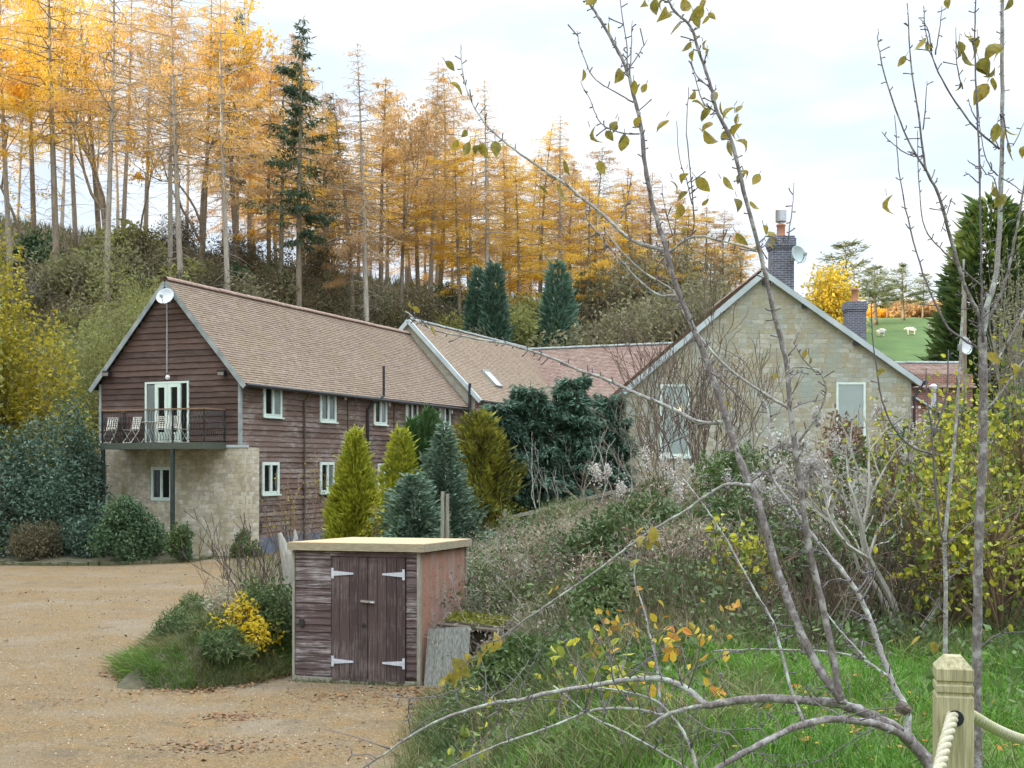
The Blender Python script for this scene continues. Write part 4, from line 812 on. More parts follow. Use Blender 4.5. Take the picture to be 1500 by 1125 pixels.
# ------------------------------------------------------------------ plant makers
UP = np.array([0, 0, 1.])
def side(D): return unit(np.cross(D, rdir(len(D))))
def grow(mb, p, d, L, r, depth, tips, spread=.6, kids=(2, 4), shrink=.68, up=.15, wob=.18, k=5, rmin=.003):
    n = 5; pts = [p]; q = np.array(p, float); d = unit(np.array(d, float))
    for i in range(n-1):
        d = unit(d+rng.normal(0, wob, 3)+UP*up*.3); q = q+d*L/(n-1); pts.append(q)
    mb.tube(pts, np.maximum(np.linspace(r, r*.6, n), rmin), k)
    if depth <= 0: tips.append((pts[2], d)); tips.append((pts[3], d)); tips.append((pts[4], d)); return
    if depth == 1: tips.append((pts[4], d)); tips.append((pts[3], d))
    for j in range(rng.integers(*kids)+1):
        at = pts[rng.integers(2, n)] if j else pts[-1]; nd = unit(d+rng.normal(0, spread, 3)+UP*up)
        grow(mb, at, nd, L*shrink*U(.75, 1.2), r*.58, depth-1, tips, spread, kids, shrink, up, wob, max(3, k-1), rmin)
def leaf_on_tips(tips, n, size, jit, mat_dir=.4, asp=.6):
    C = np.array([t[0] for t in tips]); D = np.array([t[1] for t in tips]); i = rng.integers(0, len(C), n)
    c = C[i]+rng.normal(0, jit, (n, 3)); d = unit(D[i]*mat_dir+rdir(n)+np.array([0, 0, -.25])); L = size*U(.7, 1.3, n)
    return c, d, side(d), L, L*asp
def grown(name, loc, label, cat, hgt, depth, nleaf, lsize, lmat, smat, stems=5, spread=.55, fan=.5, r=.03, up=.2, jit=.12, group=None, asp=.6, kids=(2, 4), shrink=.68, rmin=.003, part='stems', lpart='leaves', L0=.42):
    t = thing(name, loc, label, cat, 0, group); mb = MB(); tips = []
    for i in range(stems):
        an = i*2*math.pi/stems+U(-.4, .4); so = .05*stems**.5 if stems > 3 else .008; grow(mb, (math.cos(an)*so, math.sin(an)*so, -.1), (math.cos(an)*fan, math.sin(an)*fan, 1), hgt*L0*U(.8, 1.15), r*U(.7, 1.1), depth, tips, spread, kids, shrink, up, rmin=rmin)
    sc = hgt/np.percentile([q[0][2] for q in tips], 97); t.scale = (sc,)*3
    mb.build(part, smat, t)
    if nleaf: MB().kites(*leaf_on_tips(tips, nleaf, lsize/sc, jit/sc, asp=asp), oval=lsize < .12).build(lpart, lmat, t)
    return t
def bush(name, loc, label, cat, rx, ry, hh, n, size, lmat, smat, lobes=9, asp=.55, group=None, tw=60, flat=.0, droop=-.1, hollow=2.6, base=.0, lr=(.30, .5)):
    """leafy shrub: stems to several lobes, leaves crowding each lobe's skin with gaps between"""
    t = thing(name, loc, label, cat, U(0, 6.28), group)
    u = rdir(lobes)*U(.35, .78, lobes)[:, None]; u[:, 2] = np.abs(u[:, 2])*1.0+base
    c = u*np.array([rx, ry, hh*.72])+np.array([0, 0, hh*.16]); rr = U(*lr, lobes)
    per = rr**2; i = rng.choice(lobes, n, p=per/per.sum()); d = rdir(n); rad = U(0, 1, n)**(1/hollow)
    bump_ = 1+.22*np.sin(d[:, 0]*7+i)*np.sin(d[:, 1]*6+i*2)*np.sin(d[:, 2]*5+1)
    C = c[i]+d*(rad*rr[i]*bump_)[:, None]*np.array([rx, ry, hh*.62]); C[:, 2] = np.where(C[:, 2] < .02, np.abs(C[:, 2])*.5+.02, C[:, 2])
    zf = hh/np.percentile(C[:, 2], 99.3); C[:, 2] *= zf; c[:, 2] *= zf
    D = unit(d*.6+rdir(n)*.9+np.array([0, 0, droop])); L = size*U(.6, 1.35, n)
    mb = MB()
    for j in range(lobes):
        mb.tube(spline([(0, 0, -.1), c[j]*.45+rng.normal(0, .06, 3), c[j]*.9], 3), np.linspace(.022, .008, 7)*max(.6, hh/2), 5)
    for j in rng.integers(0, n, tw):
        a = c[i[j]]*.7; b = C[j]+(C[j]-c[i[j]])*.15; mb.tube([a, (a+b)/2+rng.normal(0, .04, 3), b], [.008, .006, .003], 3)
    mb.build('stems', smat, t); MB().kites(C, D, side(D), L, L*asp, oval=size < .12).build('leaves', lmat, t); return t
def conifer(name, loc, label, r, hh, n, L, Wd, mat, up=.7, prof=None, lump=.16, out=.8, group=None, base=.02, cat='conifer', jit=.25, trunk=.05, layer=0, nl=9, twist=.25):
    """dense evergreen: sprays on and just under the skin of an uneven cone"""
    t = thing(name, loc, label, cat, U(0, 6.28), group)
    prof = prof or (lambda s: (1-s)**.75*np.minimum(1, .55+s*3))
    s = U(0, 1, n*2); w = prof(s); s = s[U(0, w.max(), n*2) < w][:n]; m = len(s); an = U(0, 2*math.pi, m)
    lm = 1+lump*(np.sin(an*3+s*9)+np.sin(an*5-s*14+1)+.6*np.sin(an*9+s*31))*.6
    if layer: lm *= 1-.28*((s*nl+.12*np.sin(an*2)) % 1)
    rad = r*prof(s)*lm*(1-jit*U(0, 1, m)**2)
    o = np.stack([np.cos(an), np.sin(an), np.zeros(m)], 1); C = o*rad[:, None]+UP*(hh*(base+(1-base)*s))[:, None]*.97
    D = unit(o*out+UP*up+rng.normal(0, twist, (m, 3))); S = unit(np.cross(D, o*.6+rdir(m)*.8)); l = L*U(.6, 1.3, m)*np.where(U(0, 1, m) < .07, 1.7, 1.)
    mb = MB(); mb.tube([(0, 0, -.1), (0, 0, hh*.5), (0, 0, hh*.96)], [trunk, trunk*.6, .01], 7); mb.build('trunk', M['twig_dark'], t)
    MB().kites(C, D, S, l, Wd*U(.7, 1.3, m), .5).build('crown', mat, t); return t
def whorls(hh, c0, Lmax, nw, per, droop, nspray, sl, sw, hang, taper=.8, r0=.28, dead=.0, sag=.25, bare=.0, top=.3, bend=.3):
    """trunk, boughs and crown meshes of a forest conifer of height hh"""
    T, Bm, C = MB(), MB(), MB(); zz = np.linspace(-.3, hh, 12); b = rng.normal(0, bend*.35, 2); bx = np.sin(zz/hh*3+b[0]*9)*bend*.4+b[0]*zz/hh*2
    by = np.cos(zz/hh*2.5+b[1]*9)*bend*.4+b[1]*zz/hh*2; ax = lambda z: np.array([np.interp(z, zz, bx), np.interp(z, zz, by), z])
    T.tube([ax(z) for z in zz], np.maximum(r0*(1-zz/hh)**.8, .02), 9); Cs, Ds, Ls = [], [], []
    for i in range(nw):
        s = i/(nw-1); z = hh*(c0+(1-c0)*s*.985); L0 = Lmax*((1-s)**taper+.05)*U(.75, 1.1)*min(1, .5+s*4); a0 = U(0, 6.28)
        for j in range(per):
            L = L0*U(.35, 1.25); an = a0+j*2*math.pi/per+U(-.3, .3); el = droop+top*s+U(-.38, .26); k = 6; t = np.linspace(0, 1, k); o = np.array([math.cos(an), math.sin(an), 0.])
            pts = ax(z)+o*(t*L)[:, None]*math.cos(el)+UP*(t*L*math.sin(el)-sag*L*t**2+sag*.55*L*t**3)[:, None]+rng.normal(0, .03*L, (k, 3))*t[:, None]
            Bm.tube(pts, np.linspace(.035, .008, k)*(.5+L/Lmax), 4)
            if U() < bare: continue
            m = max(3, int(nspray*L/Lmax*rng.choice([0., .25, .8, 1.4, 2.8])*(1+.6*math.sin(z*1.1+an*2)))); q = U(.12, 1.03, m)**.8; Cp = np.stack([np.interp(q, t, pts[:, c]) for c in range(3)], 1)+rng.normal(0, .10+.05*L, (m, 3))*np.array([1, 1, .55])
            D = unit(o*U(.1, 1., m)[:, None]+rdir(m)*.7+np.array([0, 0, -hang])); Cs.append(Cp); Ds.append(D); Ls.append(sl*U(.5, 1.4, m))
    for i in range(int(dead)):
        z = hh*U(.12, c0+.05); an = U(0, 6.28); o = np.array([math.cos(an), math.sin(an), U(-.5, .1)]); L = U(.4, 2.2); Bm.tube([ax(z), ax(z)+o*L*.5+rng.normal(0, .06, 3), ax(z)+o*L+np.array([0, 0, -.12*L])], [.022, .014, .006], 3)
    Cs = np.concatenate(Cs); Ds = np.concatenate(Ds); Ls = np.concatenate(Ls); C.kites(Cs, Ds, side(Ds), Ls, sw*U(.6, 1.4, len(Ls)), .5); return T, Bm, C
def forest_tree(name, parts, mats, label, cat, group=None):
    t = thing(name, (0, 0, -500), label, cat, 0, group); T, Bm, C = parts
    T.add(np.concatenate(Bm.V), np.concatenate(Bm.Q), np.concatenate(Bm.T)); T.build('trunk', mats[0], t, smooth=True); C.build('crown', mats[2], t); return t

# ------------------------------------------------------------------ woods on the hill
reseed(31)
BK = (M['trunk'], M['twig_brown']); GB = (M['trunk_grey'], M['twig_grey'])
LP = []
def lproto(mats, **k): LP.append([[whorls(**k), mats, None], [whorls(**k), mats, None]])
lproto((*GB, M['larch']), hh=26, c0=.42, Lmax=5.0, nw=26, per=5, droop=.12, nspray=62, sl=.42, sw=.05, hang=.75, dead=60, r0=.21, bare=.15, bend=.9)
lproto((*BK, M['larch_gold']), hh=26, c0=.38, Lmax=5.4, nw=27, per=5, droop=.05, nspray=76, sl=.44, sw=.052, hang=.85, dead=50, r0=.23, bare=.12, bend=1.)
lproto((*BK, M['larch']), hh=24, c0=.30, Lmax=4.4, nw=30, per=5, droop=.05, nspray=125, sl=.42, sw=.05, hang=.8, dead=30, r0=.24, taper=.45, bare=.18, bend=.8)
lproto((*BK, M['larch_dull']), hh=24, c0=.26, Lmax=4.2, nw=34, per=5, droop=.0, nspray=95, sl=.40, sw=.046, hang=.9, dead=24, r0=.22, taper=.4, bare=.2, bend=1.)
lproto((*BK, M['larch_gold']), hh=22, c0=.20, Lmax=4.3, nw=30, per=5, droop=-.02, nspray=130, sl=.42, sw=.05, hang=.9, dead=20, r0=.22, taper=.45, bare=.15, bend=.9)
lproto((*GB, M['larch_dull']), hh=25, c0=.36, Lmax=3.4, nw=36, per=5, droop=-.02, nspray=34, sl=.36, sw=.05, hang=.6, dead=40, r0=.22, taper=.7, bare=.3)
SPR = [whorls(hh=23, c0=.30, Lmax=3.7, nw=27, per=5, droop=-.05, nspray=140, sl=.48, sw=.10, hang=.55, dead=20, r0=.26, sag=.12, top=.45, taper=.75, bare=.08), (*BK, M['spruce']), None]
LARCH_LABELS = ['orange larch with clear pale trunk', 'broad golden larch with brown trunk', 'slim orange larch with pointed top', 'thin tan larch with drooping twigs', 'bright gold low branched larch', 'nearly bare larch with spiked top']
ZONES = [(60, 'at the left end of the wood'), (150, 'above the yellow tree'), (225, 'above the olive tree'), (285, 'above the timber gable peak'), (345, 'just right of the timber gable peak'), (400, 'left of the tall spruce'), (480, 'around the tall spruce'), (560, 'above the middle of the barn roof'), (620, 'above the grey stone gable'), (700, 'above the tan roof'), (770, 'above the paired dark cypresses'), (850, 'above the single dark conifer'), (930, 'above the reddish roof'), (1000, 'left of the leaning apple stems'), (9999, 'left of the stone house chimney')]
zone = lambda px: next(z for e, z in ZONES if px < e)
def plant(E, k, px, Y, topy, label, cat, group, name='larch_tree', wid=1.0):
    x = (px-CX)/F*Y; g = float(h(x, Y)); hh = P(px, topy, Y)[2]-g
    if E[2] is None: E[2] = forest_tree(name, E[0], E[1], label, cat, group); o = E[2]
    else: o = copy_tree(E[2])
    tag(o, label, cat, group); s = hh/26.; o.location = (x, Y, g-.1); w = wid*(.55+.45*s); o.scale = (w, w, s*26/HT[k]); o.rotation_euler = (rng.normal(0, .02), rng.normal(0, .02), U(0, 6.28)); return o
HT = {0: 26, 1: 26, 2: 24, 3: 24, 4: 22, 5: 25, 's': 23}
G_ = 'larches on the wooded hill'
# (pixel column, distance, top row, kind)
front = [(-40, 74, -160, 1), (8, 78, -110, 0), (48, 84, -70, 1), (83, 74, -190, 1), (103, 86, -60, 0), (140, 88, -60, 1), (165, 73, -150, 0), (186, 86, -40, 2), (214, 90, -20, 3), (241, 78, -60, 0), (262, 73, -120, 0), (292, 82, -30, 1),
         (328, 72, -50, 0), (346, 84, 0, 2), (365, 88, -40, 5), (392, 84, 60, 4), (414, 82, 65, 3), (470, 84, 150, 4), (513, 78, 130, 3), (541, 76, 55, 5), (556, 84, 110, 2), (592, 84, 200, 1), (612, 88, 170, 2), (632, 86, 85, 5), (645, 92, 95, 2),
         (668, 84, 195, 4), (690, 90, 190, 4), (716, 84, 112, 5), (736, 92, 200, 2), (752, 86, 230, 4), (790, 92, 180, 4), (818, 90, 170, 5), (835, 94, 230, 2), (858, 88, 255, 4), (872, 92, 215, 3), (905, 94, 245, 2), (930, 90, 265, 4), (955, 95, 250, 3), (985, 94, 275, 2), (1010, 92, 300, 4), (1035, 96, 300, 2), (1062, 95, 305, 3), (1090, 95, 335, 2)]
for i, (px, Y, ty, k) in enumerate(front):
    if px < 330: k = {2: 0, 3: 5}.get(k, k)
    plant(LP[k][i % 2], k, px, Y, ty, LARCH_LABELS[k]+(', front edge, ' if Y < 80 else ', second row, ' if Y < 89 else ', third row, ')+zone(px), 'larch', G_)
bx_ = np.array([-80, 0, 300, 450, 570, 640, 730, 820, 900, 1000, 1090]); by_ = np.array([-90, -70, 0, 60, 110, 130, 190, 210, 255, 305, 345])
for i in range(58):
    px = -60+i*20.3+U(-14, 14); Y = U(97, 132); k = [2, 3, 4, 2, 3, 5, 1][rng.integers(0, 7)]
    if px < 330: k = [0, 5, 0][rng.integers(0, 3)]
    if px < 330 and i % 4: continue
    plant(LP[k][rng.integers(0, 2)], k, px, Y, np.interp(px, bx_, by_)+U(-14, 110), LARCH_LABELS[k]+(', on the crest, ' if Y < 114 else ', beyond the crest, ')+zone(px), 'larch', G_)
plant(SPR, 's', 437, 76, 22, 'tall dark green spruce standing among the orange larches above the barn', 'spruce', None, 'spruce_tree', .98)
plant(SPR, 's', 345, 92, 10, 'dusky spruce half hidden by orange larches left of the tall dark spruce', 'spruce', None, 'spruce_tree', .9)
plant(SPR, 's', 488, 90, 150, 'shorter spruce just right of the tall dark spruce', 'spruce', None, 'spruce_tree', .8)
# forked broadleaf trees at the left end of the wood
def broad(name, px, Y, ty, label, lm, nl, ls, sm, depth=5, r=.26, stems=1, fan=.1, spread=.42, cat='tree', group=None, up=.25, jit=.25):
    q = on(px, Y); hh = P(px, ty, Y)[2]-q[2]
    return grown(name, q, label, cat, hh, depth, nl, ls, lm, sm, stems, spread, fan, r, up, jit, group, part='trunk', lpart='crown', kids=(1, 3), shrink=.74, rmin=.012, L0=.30)
broad('broadleaf_tree', 55, 80, -30, 'forked thin leaved tree with a twisted dark trunk near the left edge of the wood', M['larch_gold'], 3500, .25, M['trunk'], r=.15)
broad('broadleaf_tree', 152, 84, 0, 'many branched brown tree with sparse gold leaves behind a pale larch trunk', M['larch_gold'], 4200, .25, M['trunk'], r=.16, stems=2, fan=.15)
broad('broadleaf_tree', 292, 82, 40, 'branching tree with three upright limbs and orange leaves above the barn roof', M['larch_gold'], 3800, .25, M['trunk'], r=.15)
broad('broadleaf_tree', 205, 88, 60, 'slender bare branched tree between two tall larch trunks', M['larch'], 900, .22, M['trunk'], r=.09)
broad('broadleaf_tree', 560, 84, 190, 'small crooked tree with tan leaves beside the nearly bare larch', M['larch_dull'], 2600, .25, M['trunk'], r=.10)
# dark upright conifers low on the hill
dk = lambda s: (1-s)**.6*np.minimum(1, .5+s*4)
for px, Y, ty, r, lab in ((702, 78, 390, 1.15, 'dark upright cypress on the hillside, left one of a close pair'), (724, 77, 378, 1.2, 'dark upright cypress on the hillside, right one of a close pair'), (817, 80, 378, 1.75, 'single dark upright conifer on the hillside above the reddish roof'), (858, 90, 400, 1.0, 'thin dark conifer half lost in brush right of the single dark conifer')):
    q = on(px, Y); conifer('cypress_tree', q, lab, r*.86, P(px, ty, Y)[2]-q[2], 5200, .50, .16, M['deepconifer'], prof=dk, up=.6, lump=.2)
# brush and bushes on the slope
reseed(33)
SB = []
def sproto(lm, sm, n, size, rx, hh, asp=.5): SB.append((bush('hillside_bush', (0, 0, -600), 'x', 'bush', rx, rx, hh, n, size, lm, sm, 10, asp, tw=260), lm)); SB[-1][0]['used'] = 0
sproto(M['brush'], M['twig_brown'], 6500, .20, 2.6, 3.4, .28); sproto(M['greyolive'], M['twig_grey'], 3800, .24, 3.0, 3.8, .35); sproto(M['oliveleaf'], M['twig_brown'], 3400, .24, 2.4, 3.2); sproto(M['darkgreen'], M['twig_dark'], 3200, .26, 2.2, 2.4); sproto(M['yellowleaf'], M['twig_brown'], 3000, .22, 2.0, 2.6)
SBL = ['brown leafless brush', 'grey olive rounded bush', 'olive green bush', 'dark evergreen bush', 'yellow leaved bush']
def hb(k, px, Y, s=1., lab=None, sz=1.):
    p = SB[k][0]; o = p if not p['used'] else copy_tree(p); p['used'] = 1; q = on(px, Y); o.location = q; o.scale = (s, s, s*sz); o.rotation_euler = (0, 0, U(0, 6.28))
    if 'used' in o and o is not p: del o['used']
    tag(o, lab or SBL[k]+(' low on the hill, ' if Y < 70 else ' halfway up the hill, ' if Y < 78 else ' high on the hill, ')+zone(px), 'bush'); o.pop('group', None) if False else None
    if not lab: o['group'] = 'bushes on the wooded hill'
    elif 'group' in o: del o['group']
    return o
for px, Y, s in ((-20, 66, 1.3), (40, 72, 1.2), (95, 74, 1.2), (150, 70, 1.1), (185, 75, 1.2), (230, 73, 1.2), (275, 76, 1.1), (310, 74, 1.2), (352, 76, 1.2), (385, 72, 1.2), (420, 77, 1.2), (455, 72, 1.2), (490, 78, 1.1), (525, 80, 1.1), (560, 76, 1.2), (600, 80, 1.2), (640, 82, 1.1), (670, 76, 1.2), (775, 84, 1.2), (870, 86, 1.1), (440, 84, 1.2), (340, 84, 1.1), (250, 84, 1.1), (580, 70, 1.1), (620, 72, 1.2)): hb((0, 1, 0, 2)[int(px) // 5 % 4], px, Y, s)
for px, Y, s in ((-30, 60, 1.5), (20, 62, 1.4), (70, 60, 1.4), (110, 64, 1.4), (135, 60, 1.2), (180, 63, 1.3), (10, 70, 1.4), (130, 74, 1.3), (60, 66, 1.4), (215, 68, 1.2), (255, 70, 1.2), (290, 69, 1.2), (240, 79, 1.2), (200, 80, 1.2), (170, 80, 1.2)): hb((0, 2, 1)[int(px) // 5 % 3], px, Y, s)
for px, Y, s in ((340, 80, 1.), (400, 80, 1.), (500, 74, 1.1), (140, 78, 1.1), (60, 80, 1.1), (650, 86, 1.)): hb(3, px, Y, s)
for px, Y, s in ((100, 62, 1.3), (140, 66, 1.3), (200, 70, 1.2), (50, 64, 1.3)): hb(2, px, Y, s)
for px, Y, s in ((205, 66, 1.2), (720, 72, 1.15), (765, 74, 1.2), (840, 76, 1.4), (880, 79, 1.5), (925, 80, 1.5), (965, 82, 1.5), (1000, 84, 1.5), (1040, 86, 1.5), (1085, 88, 1.4), (905, 88, 1.5), (970, 91, 1.5), (1030, 93, 1.5)): hb(1, px, Y, s)
hb(4, 648, 80, 1.3, 'bright yellow bush behind the tip of the stone gable', .9); hb(4, 570, 80, .9, 'small yellow green bush on the slope above the barn ridge', .9); hb(2, 745, 80, 1.45, 'rounded olive bush on the slope above the tan roof', .9); hb(2, 690, 80, 1.1, 'olive bush at the foot of the paired dark cypresses'); hb(2, 605, 80, 1.0, 'small olive bush beside the yellow bush behind the barn ridge')
for p, _ in SB: del p['used']
x = U(-48, 26, 60000); y = U(52, 108, 60000); k = (h(x, y) > .8) & (np.abs(x) < .47*y+1) & ((x < -16) | (y > 72)); x, y = x[k], y[k]; n = len(x); C = np.stack([x, y, h(x, y)-.1], 1); d = unit(np.concatenate([rng.normal(0, .4, (n, 2)), np.ones((n, 1))], 1))
tag(MB().kites(C, d, side(d), U(.3, 1.3, n), U(.03, .09, n), .4).build('undergrowth', leafmat('undergrowth', [(.07, .065, .03), (.14, .12, .06), (.16, .19, .06), (.28, .25, .10)], .3, .6, .12)), kind='stuff')
# left: yellow tree, olive tree, rhododendron and bed shrubs
reseed(35)
q = on(25, 46); bush('yellow_tree', q, 'spreading yellow leaved tree left of the barn', 'tree', 4.1, 3.4, P(25, 365, 46)[2]-q[2], 21000, .16, M['yellowleaf'], M['twig_dark'], 16, tw=300, hollow=3, asp=.7)
q = on(-70, 43); bush('yellow_tree', q, 'darker yellow green tree at the very left edge', 'tree', 2.6, 2.6, P(-60, 420, 43)[2]-q[2], 8000, .17, M['oliveleaf'], M['twig_dark'], 12, tw=150, asp=.7)
q = on(168, 53); bush('olive_tree', q, 'soft olive green willow like tree behind the barn gable', 'tree', 3.7, 3.0, P(168, 378, 53)[2]-q[2], 26000, .19, M['oliveleaf'], M['twig_brown'], 14, .3, tw=300, hollow=3)
q = on(248, 60); bush('olive_tree', q, 'pale olive brush tree peeping over the left slope of the barn roof', 'tree', 3.2, 2.4, P(235, 415, 60)[2]-q[2], 12000, .20, M['oliveleaf'], M['twig_brown'], 10, .3, tw=150)
q = on(60, 50); bush('dark_thicket', q, 'dark evergreen thicket behind the yellow tree', 'bush', 5., 2.2, 5.0, 9000, .22, M['darkgreen'], M['twig_dark'], 14)
def bedbush(name, px, Y, rx, ry, ty, n, size, lm, label, sm='twig_dark', lobes=10, asp=.5, cat='shrub', **k):
    q = on(px, Y)+np.array([0, 0, .05]); return bush(name, q, label, cat, rx, ry, P(px, ty, Y)[2]-q[2], n, size, lm, M[sm], lobes, asp, **k)
bedbush('rhododendron', 92, 38.6, 2.35, 1.7, 598, 21000, .125, M['bluegreen'], 'large rounded blue green rhododendron left of the balcony', asp=.42, lobes=14)
bedbush('laurel_shrub', -15, 37.5, 1.6, 1.5, 640, 6000, .16, M['bluegreen'], 'dark glossy shrub at the left edge beside the rhododendron', asp=.42)
bedbush('evergreen_shrub', 190, 36.6, 1.65, 1.0, 732, 9500, .10, M['darkgreen'], 'low fresh green shrub under the balcony window')
bedbush('evergreen_shrub', 120, 37.0, 1.25, 1.0, 740, 4500, .12, M['bluegreen'], 'low blue green shrub between the rhododendron and the green shrub')
bedbush('dry_shrub', 55, 36.2, .95, .8, 766, 5000, .09, M['brush'], 'dead brown shrub at the left corner of the flower bed', asp=.3)
bedbush('evergreen_shrub', 262, 36.4, .55, .5, 768, 0+1800, .09, M['midgreen'], 'small green plant at the foot of the balcony post')
q = on(269, 36.6); conifer('dwarf_conifer', q, 'tiny upright conifer by the stone wall right of the post', .24, P(269, 768, 36.6)[2]-q[2], 900, .14, .05, M['bluespruce'])
q = on(362, 38.6); bush('clipped_shrub', q, 'small grey green shrub at the stone corner of the barn', 'shrub', .65, .55, .85, 2600, .08, M['weed'], M['twig_dark'], 7)
mb = MB(); an = np.linspace(math.pi*1.02, math.pi*2.05, 46)
for r_, z_ in ((1.0, .055),):
    for a in an:
        c = np.array([BED[0]+4.05*r_*math.cos(a)*(1+.03*math.sin(a*9)), BED[1]+2.45*r_*math.sin(a), z_]); s = U(.7, 1.2)
        t_ = np.array([-4.05*math.sin(a), 2.45*math.cos(a), 0]); t_ = unit(t_); mb.bar(c-t_*.14*s, c+t_*.14*s+rng.normal(0, .022, 3), .19*s, .13*s*U(.7, 1.3))
tag(mb.build('stone_edging', plain('mossy stone', (.05, .06, .025), (.15, .145, .075), 7, .95)), 'low mossy stone edging curving round the flower bed below the barn', 'edging')
# conifers along the barn
reseed(37)
def con(name, px, Y, ty, r, n, L, Wd, mat, label, **k):
    q = on(px, Y); return conifer(name, q, label, r, P(px, ty, Y)[2]-q[2], n, L, Wd, mat, **k)
cone = lambda s: (1-s)**.85*np.minimum(1, .62+s*2.2)
con('golden_conifer', 520, 30, 620, .90, 13000, .20, .062, M['goldconifer'], 'neat golden green cone shaped conifer in front of the barn', prof=cone, lump=.2, jit=.4)
con('golden_conifer', 588, 34, 622, .85, 8500, .19, .055, M['goldconifer'], 'narrow yellow green conifer behind the blue spruce at its left', prof=dk, lump=.25, jit=.45)
con('golden_conifer', 702, 32, 598, 1.15, 13000, .19, .058, M['goldbrown'], 'ragged golden conifer with brown inner twigs between blue spruce and dark conifers', prof=lambda s: (1-s)**.45*np.minimum(1, .7+s), lump=.42, jit=.55)
con('green_cypress', 604, 35, 610, .72, 7000, .26, .07, M['cypress'], 'bright green feathery cypress, lower left tip beside the barn window', prof=dk, up=1.1, lump=.2)
con('green_cypress', 628, 35, 597, .8, 8500, .26, .07, M['cypress'], 'bright green feathery cypress, taller tip just left of the golden ragged conifer', prof=dk, up=1.1, lump=.2)
con('blue_spruce', 650, 28.5, 612, 1.12, 10000, .18, .055, M['bluespruce'], 'blue grey spruce with tiered boughs behind the shed', prof=cone, lump=.45, layer=1, nl=8, up=.25, jit=.65)
con('blue_spruce', 606, 27.5, 690, 1.0, 8000, .17, .06, M['bluespruce'], 'low spreading blue spruce at the foot of the taller blue spruce', prof=lambda s: (1-s)**.5*np.minimum(1, .7+s), lump=.5, layer=1, nl=5, up=.25, jit=.65)
def plume(px, Y, ty, hw, label, nb=95, seed=1):
    """loose dark conifer: arching boughs that carry hanging ferny sprays"""
    reseed(seed); q = on(px, Y); hh = P(px, ty, Y)[2]-q[2]; t = thing('plumed_conifer', q, label, 'conifer'); B_, C_ = MB(), MB(); Cs, Ds, Ss = [], [], []
    B_.tube([(0, 0, -.1), (.1, 0, hh*.45), (0, .1, hh*.72)], [.16, .10, .02], 7)
    for i in range(nb):
        s = U(.03, .97); an = U(0, 6.28); L = hw*(1-.72*s)*U(.5, 1.15); o = np.array([math.cos(an), math.sin(an), 0.]); z = hh*s*.82; k = 7; tt = np.linspace(0, 1, k)
        pts = np.array([0, 0, z])+o*(tt*L)[:, None]+UP*(L*U(.5, 1.0)*tt-.42*L*tt**2.4)[:, None]+rng.normal(0, .05, (k, 3))*tt[:, None]; B_.tube(pts, np.linspace(.028, .005, k), 4)
        m = 190; w = U(.15, 1.02, m); c = np.stack([np.interp(w, tt, pts[:, j]) for j in range(3)], 1); sd_ = np.cross(o, UP); sg = rng.choice([-1., 1.], m)
        e = (.34*(1.08-w)*U(.1, 1., m)+.04); c = c+sd_*(sg*e)[:, None]+UP*(-.5*e+rng.normal(0, .05, m))[:, None]; d = unit(o*.7+sd_*sg[:, None]*.7+UP*U(-.7, .15, m)[:, None]+rng.normal(0, .2, (m, 3)))
        Cs.append(c); Ds.append(d); Ss.append(unit(np.cross(d, UP+rng.normal(0, .35, (m, 3)))))
    Cs, Ds, Ss = map(np.concatenate, (Cs, Ds, Ss)); n = len(Cs); C_.kites(Cs, Ds, Ss, U(.12, .28, n), U(.03, .055, n), .5); B_.build('trunk', M['twig_dark'], t); C_.build('crown', M['deepconifer'], t); return t
plume(730, 32.8, 548, 1.45, 'dark green plumed conifer, leftmost and lowest of the row hiding the cross wing', 120, 41)
plume(778, 33.4, 520, 1.55, 'dark green plumed conifer, second from the left in the row hiding the cross wing', 130, 42)
plume(838, 33.8, 504, 1.6, 'tallest dark green plumed conifer in the row hiding the cross wing', 140, 44)
plume(893, 34.6, 535, 1.35, 'dark green plumed conifer touching the left corner of the stone house', 110, 45)
# right-hand background trees
reseed(43)
con('tall_cypress', 1452, 66, 282, 3.3, 15000, .75, .20, M['leyland'], 'very tall dense green cypress behind the young trees on the right', prof=lambda s: (1-s)**.45*np.minimum(1, .75+s), lump=.22, trunk=.3, up=.5)
con('tall_cypress', 1520, 64, 380, 3.0, 9000, .75, .20, M['leyland'], 'second tall cypress cut by the right edge', prof=dk, lump=.2, trunk=.3)
PIN = [whorls(hh=16, c0=.32, Lmax=3.6, nw=16, per=5, droop=.25, nspray=95, sl=.60, sw=.12, hang=-.1, r0=.25, sag=0, taper=.6, dead=10), (*BK, M['farpine']), None]
HT['p'] = 16
for px, Y, ty, w, lab in ((1242, 150, 353, 2.2, 'olive topped pine with the widest crown on the far skyline above the second chimney'), (1283, 160, 388, 1.8, 'bluish pine on the far skyline right of the second chimney'), (1325, 165, 385, 1.5, 'thin grey pine on the skyline over the sheep field'), (1352, 168, 400, 1.0, 'small grey pine on the skyline left of the tall cypress'), (1300, 175, 415, .9, 'low pine behind the field between the two skyline pines')):
    plant(PIN, 'p', px, Y, ty, lab, 'pine', None, 'pine_tree', w)
M['goldleaf'] = leafmat('sunlit gold leaves', [(.26, .24, .04), (.48, .36, .04), (.68, .48, .05), (.74, .58, .08)], .4, .5, .4)
def farbush(px, Y, ty, rx, n, size, mat, lab, name='golden_tree', lobes=10):
    q = on(px, Y); return bush(name, q, lab, 'tree', rx, rx, P(px, ty, Y)[2]-q[2], n, size, mat, M['twig_brown'], lobes, .6)
